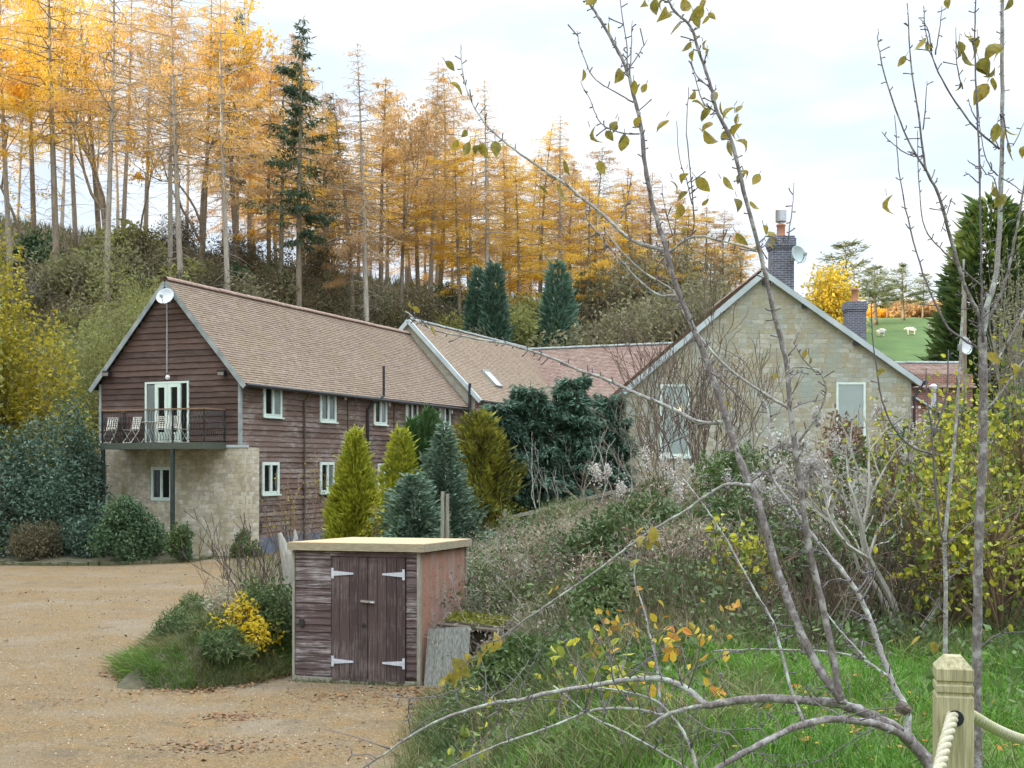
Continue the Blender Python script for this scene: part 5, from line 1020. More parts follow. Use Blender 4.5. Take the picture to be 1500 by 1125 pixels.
farbush(1213, 140, 392, 4.4, 4200, .50, M['goldleaf'], 'sunlit golden tree on the skyline left of the second chimney', lobes=16); farbush(1340, 180, 440, 7., 4000, .6, M['larch_dull'], 'russet brown copse tree along the top edge of the sheep field'); farbush(1280, 186, 452, 6., 3000, .6, M['larch_gold'], 'low golden bush at the top of the sheep field')
q = on(1490, 46); bush('grey_thicket', q, 'grey twiggy thicket at the right edge behind the hazel hedge', 'bush', 2.2, 2., P(1490, 380, 46)[2]-q[2], 4500, .16, M['greyolive'], M['twig_grey'], 11, .3, tw=300)
# sheep
def sheep(px, py, rz, label):
    q = ground(px, py, 100, 260); t = thing('sheep', q, label, 'sheep', rz, None); me = bpy.data.meshes.new('fleece')
    J = [((0, 0, .75), .30), ((.40, 0, .76), .29), ((-.40, 0, .75), .31), ((.62, 0, .88), .16), ((.80, 0, .78), .11), ((.95, 0, .68), .07), ((-.66, 0, .70), .10)]
    E = [(0, 1), (0, 2), (1, 3), (3, 4), (4, 5), (2, 6)]
    for x, y in ((.38, .15), (.38, -.15), (-.40, .15), (-.40, -.15)): n = len(J); J += [((x, y, .46), .10), ((x+.02, y, .24), .055), ((x, y, .02), .05)]; E += [(1 if x > 0 else 2, n), (n, n+1), (n+1, n+2)]
    me.from_pydata([j[0] for j in J], E, []); o = bpy.data.objects.new('body', me); COL.objects.link(o); o.parent = t; me.materials.append(M['fleece']); o.modifiers.new('skin', 'SKIN'); o.modifiers.new('sub', 'SUBSURF').levels = 1
    for v, j in zip(me.skin_vertices[0].data, J): v.radius = (j[1], j[1])
    me.skin_vertices[0].data[0].use_root = True; return t
M['fleece'] = plain('fleece', (.55, .50, .42), (.72, .68, .60), 9, .95)
sheep(1335, 491, 2.9, 'pale sheep standing broadside in the middle of the far green field'); sheep(1290, 493, .4, 'pale sheep nearer the second chimney in the far green field'); sheep(1362, 483, 1.2, 'small pale sheep highest in the far green field')
# ------------------------------------------------------------------ rough ground in the middle
reseed(51)
def scatter(n, x0, x1, y0, y1, keep): x = U(x0, x1, n); y = U(y0, y1, n); k = keep(x, y); return x[k], y[k]
def patch(x, y, s, ph=0): return np.sin(x*s+ph)*np.sin(y*s*.83+ph*2)+.6*np.sin(x*s*2.3+y*s*1.7+ph)
onbank = lambda x, y: x > xb(y)-.1
outshed = lambda x, y: ~((np.abs(x+2.0) < 1.25) & (y > 15.8) & (y < 19.0)) & ~((x > -1.35) & (x < -.25) & (y > 16.2) & (y < 18))
inview = lambda x, y: (np.abs(x) < .47*y+.6)
def bladestuff(name, x, y, L, wd, mat, lean=.35, bend=.6, dz=0.):
    n = len(x); C = np.stack([x, y, h(x, y)+dz-.02], 1); d = unit(np.concatenate([rng.normal(0, lean, (n, 2)), np.ones((n, 1))], 1)); b = np.concatenate([rng.normal(0, bend, (n, 2)), -np.abs(rng.normal(0, .25, (n, 1)))], 1)
    return tag(MB().blades(C, d, L, wd, b).build(name, mat), kind='stuff')
# lawn on the right
x, y = scatter(150000, -1.5, 9, 4.0, 16, lambda x, y: inview(x, y) & (x > xb(y)+1.0+.4*np.sin(y*2)) & (U(0, 1, len(x)) < np.clip((10.3-y+.5*np.sin(x*2))/1.2, .04, 1)))
bladestuff('grass', x, y, U(.05, .17, len(x))*(1+.7*(patch(x, y, 2.6, 4) > .5)), .009, M['grass'])
k = (U(0, 1, len(x)) < .22) & (patch(x, y, 1.4, 8) > -.2); bladestuff('rough_grass', x[k]+.02, y[k], U(.08, .3, k.sum()), .007, M['grassmix'], .6, .9)
x, y = scatter(70000, -2.5, 6, 6, 16.5, lambda x, y: inview(x, y) & onbank(x, y) & outshed(x, y) & (patch(x, y, 1.6) > -.15) & ((x < 1.2+.5*np.sin(y)) | (y > 9.3)))
bladestuff('rough_grass', x, y, U(.12, .42, len(x)), .008, M['grassmix'], .5, .8)
# verge by the shed
ang = U(0, 2*math.pi, 26000); rr = np.sqrt(U(0, 1, 26000)); x = VERGE[0]+1.5*rr*np.cos(ang); y = VERGE[1]+2.38*rr*np.sin(ang); k = outshed(x, y); x, y, rr = x[k], y[k], rr[k]
C = np.stack([x, y, h(x, y)+.62*(1-rr**2)-.03], 1); n = len(x); od = np.stack([x-VERGE[0], y-VERGE[1], np.zeros(n)], 1)
hf = patch(x, y, 2.2) > .0
for m_, sel in ((M['grass'], ~hf & (rr > .35) & (U(0, 1, n) < .5)), (M['grassmix'], hf | (U(0, 1, n) < .5))):
    c = C[sel]; L = U(.06, .25, len(c))*(1+.8*(patch(c[:, 0], c[:, 1], 4.) > .6)); d = unit(od[sel]*.25+rng.normal(0, .3, (len(c), 3))*np.array([1, 1, 0])+UP)
    tag(MB().blades(c, d, L, .010, unit(od[sel]+rng.normal(0, .5, c.shape))*.9+np.array([0, 0, -.35])).build('verge_grass', m_), kind='stuff')
# tufts along the shed's foot and the drive's edge
x, y = scatter(9000, -1.6, -.3, 14.4, 16.6, lambda x, y: (x > -1.5+.0*y) & (np.abs(y-15.9+.2*x) < .30) & outshed(x, y)); bladestuff('rough_grass', x, y, U(.10, .38, len(x)), .008, M['grassmix'], .5, .8)
yy = U(5, 15.5, 5000); x = xb(yy)+.05+rng.normal(0, .14, 5000); bladestuff('rough_grass', x, yy, U(.06, .26, 5000), .008, M['grassmix'], .5, .8)
ws = U(-SW, 0, 700); g = np.array([local(SO, -TH, (a, -.04-abs(rng.normal(0, .05)), 0)) for a in ws]); bladestuff('rough_grass', g[:, 0], g[:, 1], U(.03, .14, 700), .007, M['grassmix'], .5, .8)
# dry meadow, brambles, weeds between shed and house
x, y = scatter(85000, -4, 7, 15, 33, lambda x, y: inview(x, y) & (x > xb(y)+.2) & outshed(x, y) & (patch(x, y, .7, 1) > -.5))
bladestuff('dry_grass', x, y, U(.2, .8, len(x))*np.clip(.7+.35*patch(x, y, .5), .35, 1.2), .009, M['drygrass'], .55, .9)
x, y = scatter(22000, -4, 6, 19, 31, lambda x, y: inview(x, y) & (x > xb(y)+.4) & (patch(x, y, .6, 9) > -.6))
bladestuff('dry_grass', x, y, U(.35, .95, len(x)), .012, M['drygrass'], .5, .8)
x, y = scatter(60000, -4, 8, 11, 34, lambda x, y: inview(x, y) & (x > xb(y)+.1) & outshed(x, y) & (patch(x, y, .9, 2) > -.1))
bladestuff('rough_grass', x, y, U(.2, .6, len(x)), .011, M['weed'], .5, .8)
x, y = scatter(9000, -13, -3.5, 18.5, 38, lambda x, y: (x > np.interp(y, [18, 24, 30, 38], [-5.4, -6.4, -7.2, -9.1])) & (x < -3.2+.0*y)); bladestuff('rough_grass', x, y, U(.08, .4, len(x)), .012, M['grassmix'], .4, .7)
def weedmass(name, n, keep, box, mat, size, zlo, zhi, asp=.5, L=None):
    x, y = scatter(n, *box, keep); m = len(x); hgt = U(0, 1, m)**.8*np.interp(patch(x, y, 1.1, 3), [-1, 1], [zlo, zhi]); C = np.stack([x, y, h(x, y)+hgt], 1); D = unit(rdir(m)+np.array([0, 0, .1])); l = size*U(.6, 1.4, m)
    return tag(MB().kites(C, D, side(D), l, l*asp).build(name, mat), kind='stuff')
weedmass('weeds', 46000, lambda x, y: inview(x, y) & (x > xb(y)+.25) & outshed(x, y) & (patch(x, y, 1.2, 5) > -.1) & ((x < 1.3+.4*np.sin(y)) | (y > 9.6)), (-2, 6, 8.5, 17), M['weed'], .06, .12, .55)
weedmass('weeds', 18000, lambda x, y: inview(x, y) & (x > xb(y)+.2) & outshed(x, y) & (patch(x, y, .8, 4) > -.1), (-3, 7, 16, 33), M['weed'], .09, .3, 1.0)
weedmass('nettles', 9000, lambda x, y: inview(x, y) & (x > xb(y)+.3) & (patch(x, y, 2., 7) > .3), (-1, 5, 7, 14), M['midgreen'], .07, .1, .4)
# fallen leaves
def litter(n, x, y, s, dz=.012): m = len(x); C = np.stack([x, y, h(x, y)+dz+U(0, .012, m)], 1); D = unit(np.concatenate([rng.normal(0, 1, (m, 2)), rng.normal(0, .22, (m, 1))], 1)); S = unit(np.cross(D, UP+rng.normal(0, .3, (m, 3)))); l = s*U(.6, 1.4, m); return MB().kites(C, D, S, l, l*.6)
x, y = scatter(2600, -14, 0, 9, 36, lambda x, y: (x < np.interp(y, [6, 16.6, 17, 24, 38], [-1.2, -1, -4, -6.8, -9.5])) & (U(0, 1, len(x)) < .55)); tag(litter(0, x, y, .06).build('fallen_leaves', M['leaflitter']), kind='stuff')
an = U(-math.pi, 0, 800); r_ = 1+rng.normal(0, .07, 800); k = patch(an*2, r_*9, 1.7) > -.2; an, r_ = an[k], r_[k]; tag(litter(0, VERGE[0]+1.5*r_*np.cos(an), VERGE[1]+2.45*r_*np.sin(an), .06, .02).build('fallen_leaves', M['leaflitter']), kind='stuff')
for px, py, n_, r_ in ((342, 1052, 160, .22), (300, 1098, 220, .35), (440, 1098, 60, .4), (640, 1035, 260, .35), (30, 870, 120, .5), (180, 880, 90, .6), (520, 1020, 200, .5), (90, 1030, 60, .6)):
    g = ground(px, py); tag(litter(0, g[0]+rng.normal(0, r_, n_), g[1]+rng.normal(0, r_*.6, n_), .06).build('fallen_leaves', M['leaflitter']), kind='stuff')
x = U(-1.9, .1, 1500); yv = U(13.6, 16.0, 1500); k = (x+.9)*.8 > (14.9-yv)*.5-.2; tag(litter(0, x[k], yv[k], .065).build('fallen_leaves', M['leaflitter']), kind='stuff')
x, y = scatter(2200, -1, 6, 5, 15, lambda x, y: inview(x, y) & onbank(x, y) & (patch(x, y, 1.3, 2) > 0)); tag(litter(0, x, y, .045, .05).build('fallen_leaves', M['oakleaf']), kind='stuff')
x, y = scatter(30000, -11, 0, 9, 30, lambda x, y: (x < np.interp(y, [6, 16.6, 17, 24, 30], [-1.3, -1.2, -4, -6.8, -7.4])) & (U(0, 1, len(x)) < 9/y)); m = len(x); C = np.stack([x, y, h(x, y)+.004], 1)
D = unit(np.concatenate([rng.normal(0, 1, (m, 2)), U(.1, .5, (m, 1))], 1)); tag(MB().kites(C, D, side(D), U(.012, .035, m), U(.012, .03, m), .5).build('loose_stones', plain('loose stones', (.30, .24, .16), (.55, .48, .36), 30, .9)), kind='stuff')
# shrub and sticks by the shed
reseed(53)
q = np.array([P(372, 0, 17.2)[0], 17.2, .30]); bush('yellow_shrub', q, 'small bright yellow leaved shrub beside the shed', 'shrub', .60, .5, .80, 1150, .06, M['yellow2'] if 'yellow2' in M else leafmat('bright yellow leaves', [(.30, .26, .03), (.60, .43, .02), (.70, .52, .03), (.52, .40, .03)], .4, .3, 3.), M['twig_dark'], 9, .65)
q = np.array([P(405, 0, 17.9)[0], 17.9, .25]); bush('bramble', q, 'dull green bramble heaped against the left end of the shed', 'bush', .62, .8, 1.05, 4200, .065, M['weed'], M['twig_dark'], 9)
for px, Y, rx, hh, m_, lab in ((315, 17.6, .55, .62, 'grassmix', 'grey green tussock in the middle of the grassy verge'), (258, 17.8, .5, .5, 'weed', 'low weedy tussock at the left end of the grassy verge'), (350, 18.6, .6, .85, 'drygrass', 'dry straw coloured tussock behind the yellow shrub'), (290, 19.3, .6, .6, 'weed', 'weedy tussock at the back of the grassy verge'), (335, 16.7, .4, .42, 'weed', 'small weedy clump in front of the yellow shrub')):
    q = np.array([P(px, 0, Y)[0], Y, .30]); bush('weed_tussock', q, lab, 'weeds', rx, rx, hh, 2600, .09, M[m_], M['twig_brown'], 8, .18)
q = np.array([P(398, 0, 19.5)[0], 19.5, .3]); grown('bare_shrub', q, 'bare brown twiggy shrub rising behind the yellow shrub', 'shrub', 1.95, 3, 160, .045, M['yellowleaf'], M['twig_dark'], 13, .30, .40, .012, .3, .06, rmin=.006, kids=(1, 3))
q = np.array([P(352, 0, 20.3)[0], 20.3, .2]); grown('bare_shrub', q, 'sparse dry stems standing on the grassy verge left of the bare shrub', 'shrub', 1.2, 2, 60, .05, M['drygrass'], M['twig_brown'], 8, .30, .45, .009, .3, .05, rmin=.003, kids=(1, 3))
q = np.array([P(455, 0, 33)[0], 33, 0]); grown('bare_shrub', q, 'thin bare climber stems in front of the barn weatherboards', 'shrub', 3.2, 3, 120, .07, M['yellowleaf'], M['twig_brown'], 7, .22, .18, .014, .35, .08, rmin=.005, kids=(1, 3))
q = np.array([P(548, 0, 26)[0], 26, 0]); bush('yellow_sapling', q, 'little yellow leaved sapling at the foot of the golden cone conifer', 'shrub', .42, .42, 2.35, 800, .08, M['yellowleaf'], M['twig_dark'], 8, .65)
q = np.array([P(680, 0, 22.5)[0], 22.5, float(h(P(680, 0, 22.5)[0], 22.5))]); bush('green_shrub', q, 'soft green weedy shrub behind the mossy bunker', 'shrub', .75, .7, 1.1, 3200, .07, M['midgreen'], M['twig_grey'], 9, .4)
for i, (px, Y, hh, lab) in enumerate(((735, 19, 1.1, 'tangle of grey bramble canes just right of the shed'), (800, 21, 1.2, 'tangle of grey bramble canes in the middle of the meadow'), (880, 18, 1.0, 'tangle of grey bramble canes near the stone house bank'), (690, 18.6, 1.5, 'arching grey canes against the back of the shed'))):
    grown('bramble_canes', on(px, Y), lab, 'brambles', hh*.85, 3, 1500, .06, M['weed'], M['twig_grey'], 9, .6, .9, .006, .0, .12, rmin=.002, kids=(1, 3))
for px, Y, lab in ((860, 30, 'pale dead stems of a leafless shrub in front of the dark conifers'), (930, 30, 'bare pale stems leaning beside the corner of the stone house'), (800, 29, 'wispy dry grass stems in front of the left dark conifer')):
    grown('bare_shrub', on(px, Y), lab, 'shrub', 2.6, 2, 0, .05, None, M['twig_grey'], 4, .20, .16, .012, .3, .05, rmin=.004, kids=(1, 3))
x, y = scatter(6500, -3.5, 7, 13, 33, lambda x, y: inview(x, y) & (x > xb(y)+.5) & outshed(x, y) & (patch(x, y, .8, 6) > -.3) & ((x < .19*y) | (y > 17))); n = len(x); C = np.stack([x, y, h(x, y)-.05], 1); d = unit(np.concatenate([rng.normal(0, .42, (n, 2)), np.ones((n, 1))], 1)); L = U(.35, 1.05, n)*np.where(x < .11*y, 1., 1.25)
mb = MB().blades(C, d, L, .013, rng.normal(0, .5, (n, 3))*np.array([1, 1, .2])); C2 = (C+d*L[:, None]*.8)[U(0, 1, n) < .4]; n2 = len(C2)*8; Cs = np.repeat(C2, 8, 0)+rng.normal(0, .06, (n2, 3))*np.array([1, 1, 1.6]); D = unit(rdir(n2)+np.array([0, 0, .4])); mb.kites(Cs, D, side(D), .07, .022, .5); tag(mb.build('dead_stalks', leafmat('dead stalks', [(.13, .10, .07), (.24, .20, .15), (.38, .34, .28), (.17, .13, .09)], .25, .3, .5)), kind='stuff')
for px, Y, rx, hh, m_, lab in ((715, 17.6, .55, .8, 'weed', 'bramble mound rising behind the mossy plank lid'), (765, 18.6, .8, .7, 'grassmix', 'straw green mound up the bank from the mossy lid'), (735, 22, 1.0, .8, 'grassmix', 'straw green mound of rough growth behind the shed'), (815, 21.5, 1.0, .8, 'drygrass', 'pale dry mound in the middle of the bank'), (890, 23, 1.2, .8, 'drygrass', 'pale dry mound of grass stalks under the dark conifers'), (905, 17.5, .9, 1.0, 'weed', 'bramble mound on the bank left of the long apple branch'), (960, 19, 1.0, 1.15, 'weed', 'bramble mound where the long apple branch leaves its stem'), (840, 15.6, .7, .6, 'grassmix', 'low straw green mound below the long apple branch'), (1000, 15.5, .9, .8, 'drygrass', 'pale dry mound behind the orange oak saplings'), (930, 13.2, .7, .65, 'midgreen', 'fresh green weedy mound among the orange oak saplings'), (1065, 16.5, .9, 1.15, 'weed', 'tall dark bramble mound left of the leaning apple stem'), (770, 13.2, .6, .55, 'midgreen', 'fresh green clump on the bank near the drive'), (960, 25, 1.3, .9, 'drygrass', 'pale dry stalk mound at the left foot of the stone house'), (850, 27, 1.3, .8, 'grassmix', 'straw green rough mound along the rail fence'), (1120, 14.5, .8, .9, 'weed', 'bramble mound between the two leaning apple stems'), (1185, 13.4, .8, .85, 'weed', 'bramble mound right of the two leaning apple stems'), (1260, 12.8, .8, .9, 'weed', 'bramble mound below the fluffy seed heads'), (1050, 12.5, .6, .6, 'midgreen', 'fresh green clump at the edge of the lawn')):
    q = on(px, Y)-np.array([0, 0, .1]); bush('bramble_mound' if m_ == 'weed' else 'weed_mound', q, lab, 'weeds', rx, rx*.9, hh, int(5200*rx), .085 if m_ in ('weed', 'midgreen') else .15, M[m_], M['twig_brown'], 10, .5 if m_ in ('weed', 'midgreen') else .10, tw=140, lr=(.35, .6))
for i, (px, Y, hh, lab) in enumerate(((705, 17.2, .9, 'dark arching bramble canes against the right side of the shed'), (775, 17.8, 1.0, 'dark arching bramble canes above the mossy lid'), (840, 18.5, 1.0, 'dark arching bramble canes behind the orange oak sapling'), (905, 16.5, 1.0, 'dark arching bramble canes crossing the long apple branch'), (990, 14.2, 1.0, 'dark arching bramble canes at the top of the lawn'), (1090, 12.2, 1.1, 'dark upright canes between the leaning apple stems'), (1170, 11.6, 1.1, 'dark upright canes at the lawn edge right of the apple stems'), (1290, 11.2, 1.3, 'dark upright canes at the lawn edge below the seed heads'))):
    grown('bramble_canes', on(px, Y), lab, 'brambles', hh, 3, 260, .06, M['weed'], M['twig_dark'] if i % 2 else M['twig_brown'], 12, .45, .8, .006, -.02, .1, rmin=.0028, kids=(1, 3))
for px, Y, ty, k_, lab in ((690, 17.4, 855, 'twig_grey', 'tangled grey dead weeds against the back corner of the shed'), (745, 19.5, 800, 'twig_grey', 'tall tangled dead weeds behind the shed roof corner'), (790, 20.5, 790, 'twig_brown', 'brown dead weed stand in the middle of the bank'), (835, 19, 810, 'twig_grey', 'grey dead weed stand above the long apple branch'), (880, 21, 770, 'twig_brown', 'brown dead weed stand below the dark conifers'), (930, 22, 735, 'twig_grey', 'tall grey dead weed stand at the corner of the stone house'), (985, 22.5, 700, 'twig_brown', 'tall brown dead weed stand under the left gable window'), (1045, 21.5, 690, 'twig_grey', 'tall grey dead weed stand at the foot of the russet shrub'), (1105, 20, 690, 'twig_brown', 'brown dead weed stand behind the first leaning stem'), (1160, 18, 680, 'twig_grey', 'grey dead weed stand behind the second leaning stem'), (1225, 15, 700, 'twig_brown', 'brown dead weed stand among the fluffy seed heads'), (1285, 13.5, 700, 'twig_grey', 'grey dead weed stand between seed heads and hazel'), (905, 15.5, 860, 'twig_brown', 'low brown weed stand right of the long apple branch'), (1010, 13.5, 850, 'twig_brown', 'low brown weed stand left of the small hazel sapling')):
    q = on(px, Y); grown('dead_weed_stand', q, lab, 'weeds', max(.5, P(px, ty, Y)[2]-q[2]), 3, 520, .085, M['drygrass'], M[k_], 12, .55, .55, .007, .05, .12, rmin=.003, asp=.22, kids=(1, 3))
# russet bare shrub against the stone gable, white seed heads, hedge
q = on(1005, 29); grown('russet_shrub', q, 'leafless russet shrub fanning up before the left window of the stone house', 'shrub', P(1005, 478, 29)[2]-q[2], 4, 0, .05, None, M['twig_red'], 18, .24, .62, .030, .26, .05, rmin=.0075, kids=(1, 3), shrink=.74, L0=.34)
q = on(1245, 26); bush('russet_bush', q, 'brown leaved bush covering the foot of the right window', 'bush', .85, .7, P(1245, 615, 26)[2]-q[2], 4200, .10, leafmat('russet leaves', [(.10, .06, .04), (.16, .10, .06), (.22, .15, .10), (.14, .12, .05)], .3, .5, 2.), M['twig_red'], 10, .5)
def hedge(name, px, Y, rx, ry, ty, n, size, lm, lab, sm='twig_dark', asp=.6, lobes=12, tw=250, **k):
    q = on(px, Y); return bush(name, q, lab, 'shrub', rx, ry, P(px, ty, Y)[2]-q[2], n, size, lm, M[sm], lobes, asp, tw=tw, **k)
hedge('hedge_shrub', 960, 25, 1.1, .9, 705, 4500, .09, M['weed'], 'grey green weedy shrub at the left foot of the stone house')
hedge('hedge_shrub', 1060, 21, 1.0, .9, 660, 5200, .085, M['midgreen'], 'mid green shrub below the russet twigs'); hedge('hedge_shrub', 1130, 19, 1.0, .9, 668, 5200, .08, M['weed'], 'dark weedy shrub under the middle of the stone gable')
hedge('hedge_shrub', 1215, 16.5, 1.0, .9, 668, 5200, .075, M['weed'], 'dark hedge shrub below the right window'); hedge('hedge_shrub', 1300, 15, 1.0, .9, 640, 5500, .075, M['weed'], 'tall dark hedge shrub right of the right window')
for px, Y, ty, lab in ((1360, 15.5, 610, 'dark shady hedge shrub behind the left hazel'), (1425, 15, 600, 'dark shady hedge shrub behind the young tree'), (1490, 14.5, 590, 'dark shady hedge shrub at the right edge behind the tall hazel')): hedge('hedge_shrub', px, Y, 1.0, .8, ty, 6500, .075, M['weed'], lab)
hz = [(1345, 13.0, .95, 560, 2600, 'yellow green hazel at the left end of the hazel hedge, next to the dark hedge'), (1415, 12.2, 1.0, 575, 3000, 'yellow green hazel directly behind the young tree trunk'), (1490, 11.6, 1.05, 500, 3400, 'tall yellow green hazel at the right edge'), (1375, 10.6, .8, 640, 1700, 'low yellow leaved hazel in front of the hazel hedge'), (1465, 10.2, .85, 655, 2100, 'low spreading hazel in front of the tall right one'), (1560, 11.5, 1.0, 520, 2000, 'hazel cut off by the right edge')]
for px, Y, rx, ty, n, lab in hz: hedge('hazel_shrub', px, Y, rx, .85, ty, int(n*.5), .058, M['hazel'], lab, 'twig_brown', .72, 12, 160, hollow=1.6)
hedge('hazel_shrub', 1075, 12.0, .42, .4, 762, 380, .075, M['hazel'], 'small hazel sapling with round yellow leaves left of the leaning apple stem', 'twig_brown', .75, 9, 60, hollow=1.4); hedge('hazel_shrub', 1115, 13.0, .45, .45, 790, 300, .075, M['hazel'], 'small hazel sapling with a few yellow leaves between the two apple stems', 'twig_brown', .75, 9, 60, hollow=1.4)
for px, Y, ty, lab, n in ((955, 24, 655, 'white fluffy seed heads of clematis at the left corner of the stone house', 420), (1010, 20, 700, 'pale fluffy seed heads below the russet shrub', 200), (1180, 16, 690, 'white fluffy seed heads below the middle of the stone gable', 600), (1235, 14.6, 640, 'largest mass of white fluffy seed heads, below the right window', 1500), (1290, 14., 620, 'white fluffy seed heads hanging right of the right window', 700), (1215, 13.6, 720, 'lower hanging tail of white fluffy seed heads', 600)):
    q = on(px, Y); hh = P(px, ty, Y)[2]-q[2]; t = thing('seedhead_climber', q, lab, 'climber'); mb = MB(); tips = []
    for i in range(7): grow(mb, (U(-.1, .1), U(-.1, .1), -.1), (U(-.4, .4), U(-.4, .4), 1), hh*.42, .010, 3, tips, .4, (1, 3), .68, .1, rmin=.003)
    T_ = np.array([a[0] for a in tips]); f = hh/np.percentile(T_[:, 2], 97); t.scale = (f,)*3; mb.build('stems', M['twig_brown'], t)
    T_ = T_[T_[:, 2] > .45*T_[:, 2].max()]; w = rng.integers(0, len(T_), max(5, n//40)); Cs = []
    for i in w: m = rng.integers(110, 220); Cs.append(T_[i]+rng.normal(0, 1, (m, 3))*np.array([.042, .042, .085])*U(.6, 1.5)/f)
    Cs = np.concatenate(Cs); m = len(Cs); D = rdir(m); MB().kites(Cs, D, side(D), U(.03, .065, m)/f, U(.018, .04, m)/f, .5).build('seed_head_clumps', M['fluff'], t)
x, y = scatter(13000, .5, 8, 9.3, 17, lambda x, y: inview(x, y) & (x > .10*y) & (y > 10.0-.0*x+.5*np.sin(x*2))); m = len(x); C = np.stack([x, y, h(x, y)-.05], 1); D = unit(np.concatenate([rng.normal(0, .34, (m, 2)), np.ones((m, 1))], 1)); tag(MB().kites(C, D, side(D), U(.25, 1.35, m)*np.where(x > .24*y, 1., .6), .010, .3).build('dead_stems', leafmat('dead stems', [(.04, .03, .02), (.07, .05, .035), (.11, .08, .055), (.22, .17, .12)], .1, .4, .8)), kind='stuff')
weedmass('thicket_leaves', 26000, lambda x, y: inview(x, y) & (x > .22*y) & (y > 11.+.4*np.sin(x*2)), (.5, 9, 10.5, 18), M['weed'], .055, .5, 1.7)
q = on(1330, 10.5); grown('elder_shrub', q, 'pale lichened bare shrub leaning out of the hazel hedge', 'shrub', 1.9, 3, 60, .05, M['hazel'], M['twig_grey'], 3, .45, .5, .035, .2, .05, rmin=.006, kids=(1, 3))
# oak saplings and yellow leaved suckers in the bank grass
for px, Y, ty, n, lm, lab in ((885, 9.5, 880, 28, 'oakleaf', 'oak sapling with orange and yellow leaves in the middle of the bank'), (960, 9.0, 920, 16, 'oakleaf', 'oak sapling with brown orange leaves under the arching apple branch'), (1040, 8.6, 945, 12, 'oakleaf', 'low oak sapling with rusty leaves left of the two apple stems'), (845, 8.0, 985, 40, 'hazel', 'yellow leaved sucker beneath the arching branch'), (730, 8.4, 1000, 40, 'hazel', 'thin yellow leaved sucker near the drive'), (900, 7.2, 1030, 55, 'hazel', 'yellow leaved sucker near the bottom edge'), (980, 7.0, 1040, 45, 'oakleaf', 'orange leaved sucker near the bottom edge')):
    q = on(px, Y); grown('sapling', q, lab, 'sapling', max(.5, P(px, ty, Y)[2]-q[2]), 2, n, .075, M[lm], M['twig_brown'], 3, .4, .35, .0035, .2, .06, rmin=.0013, kids=(1, 3), asp=.6)
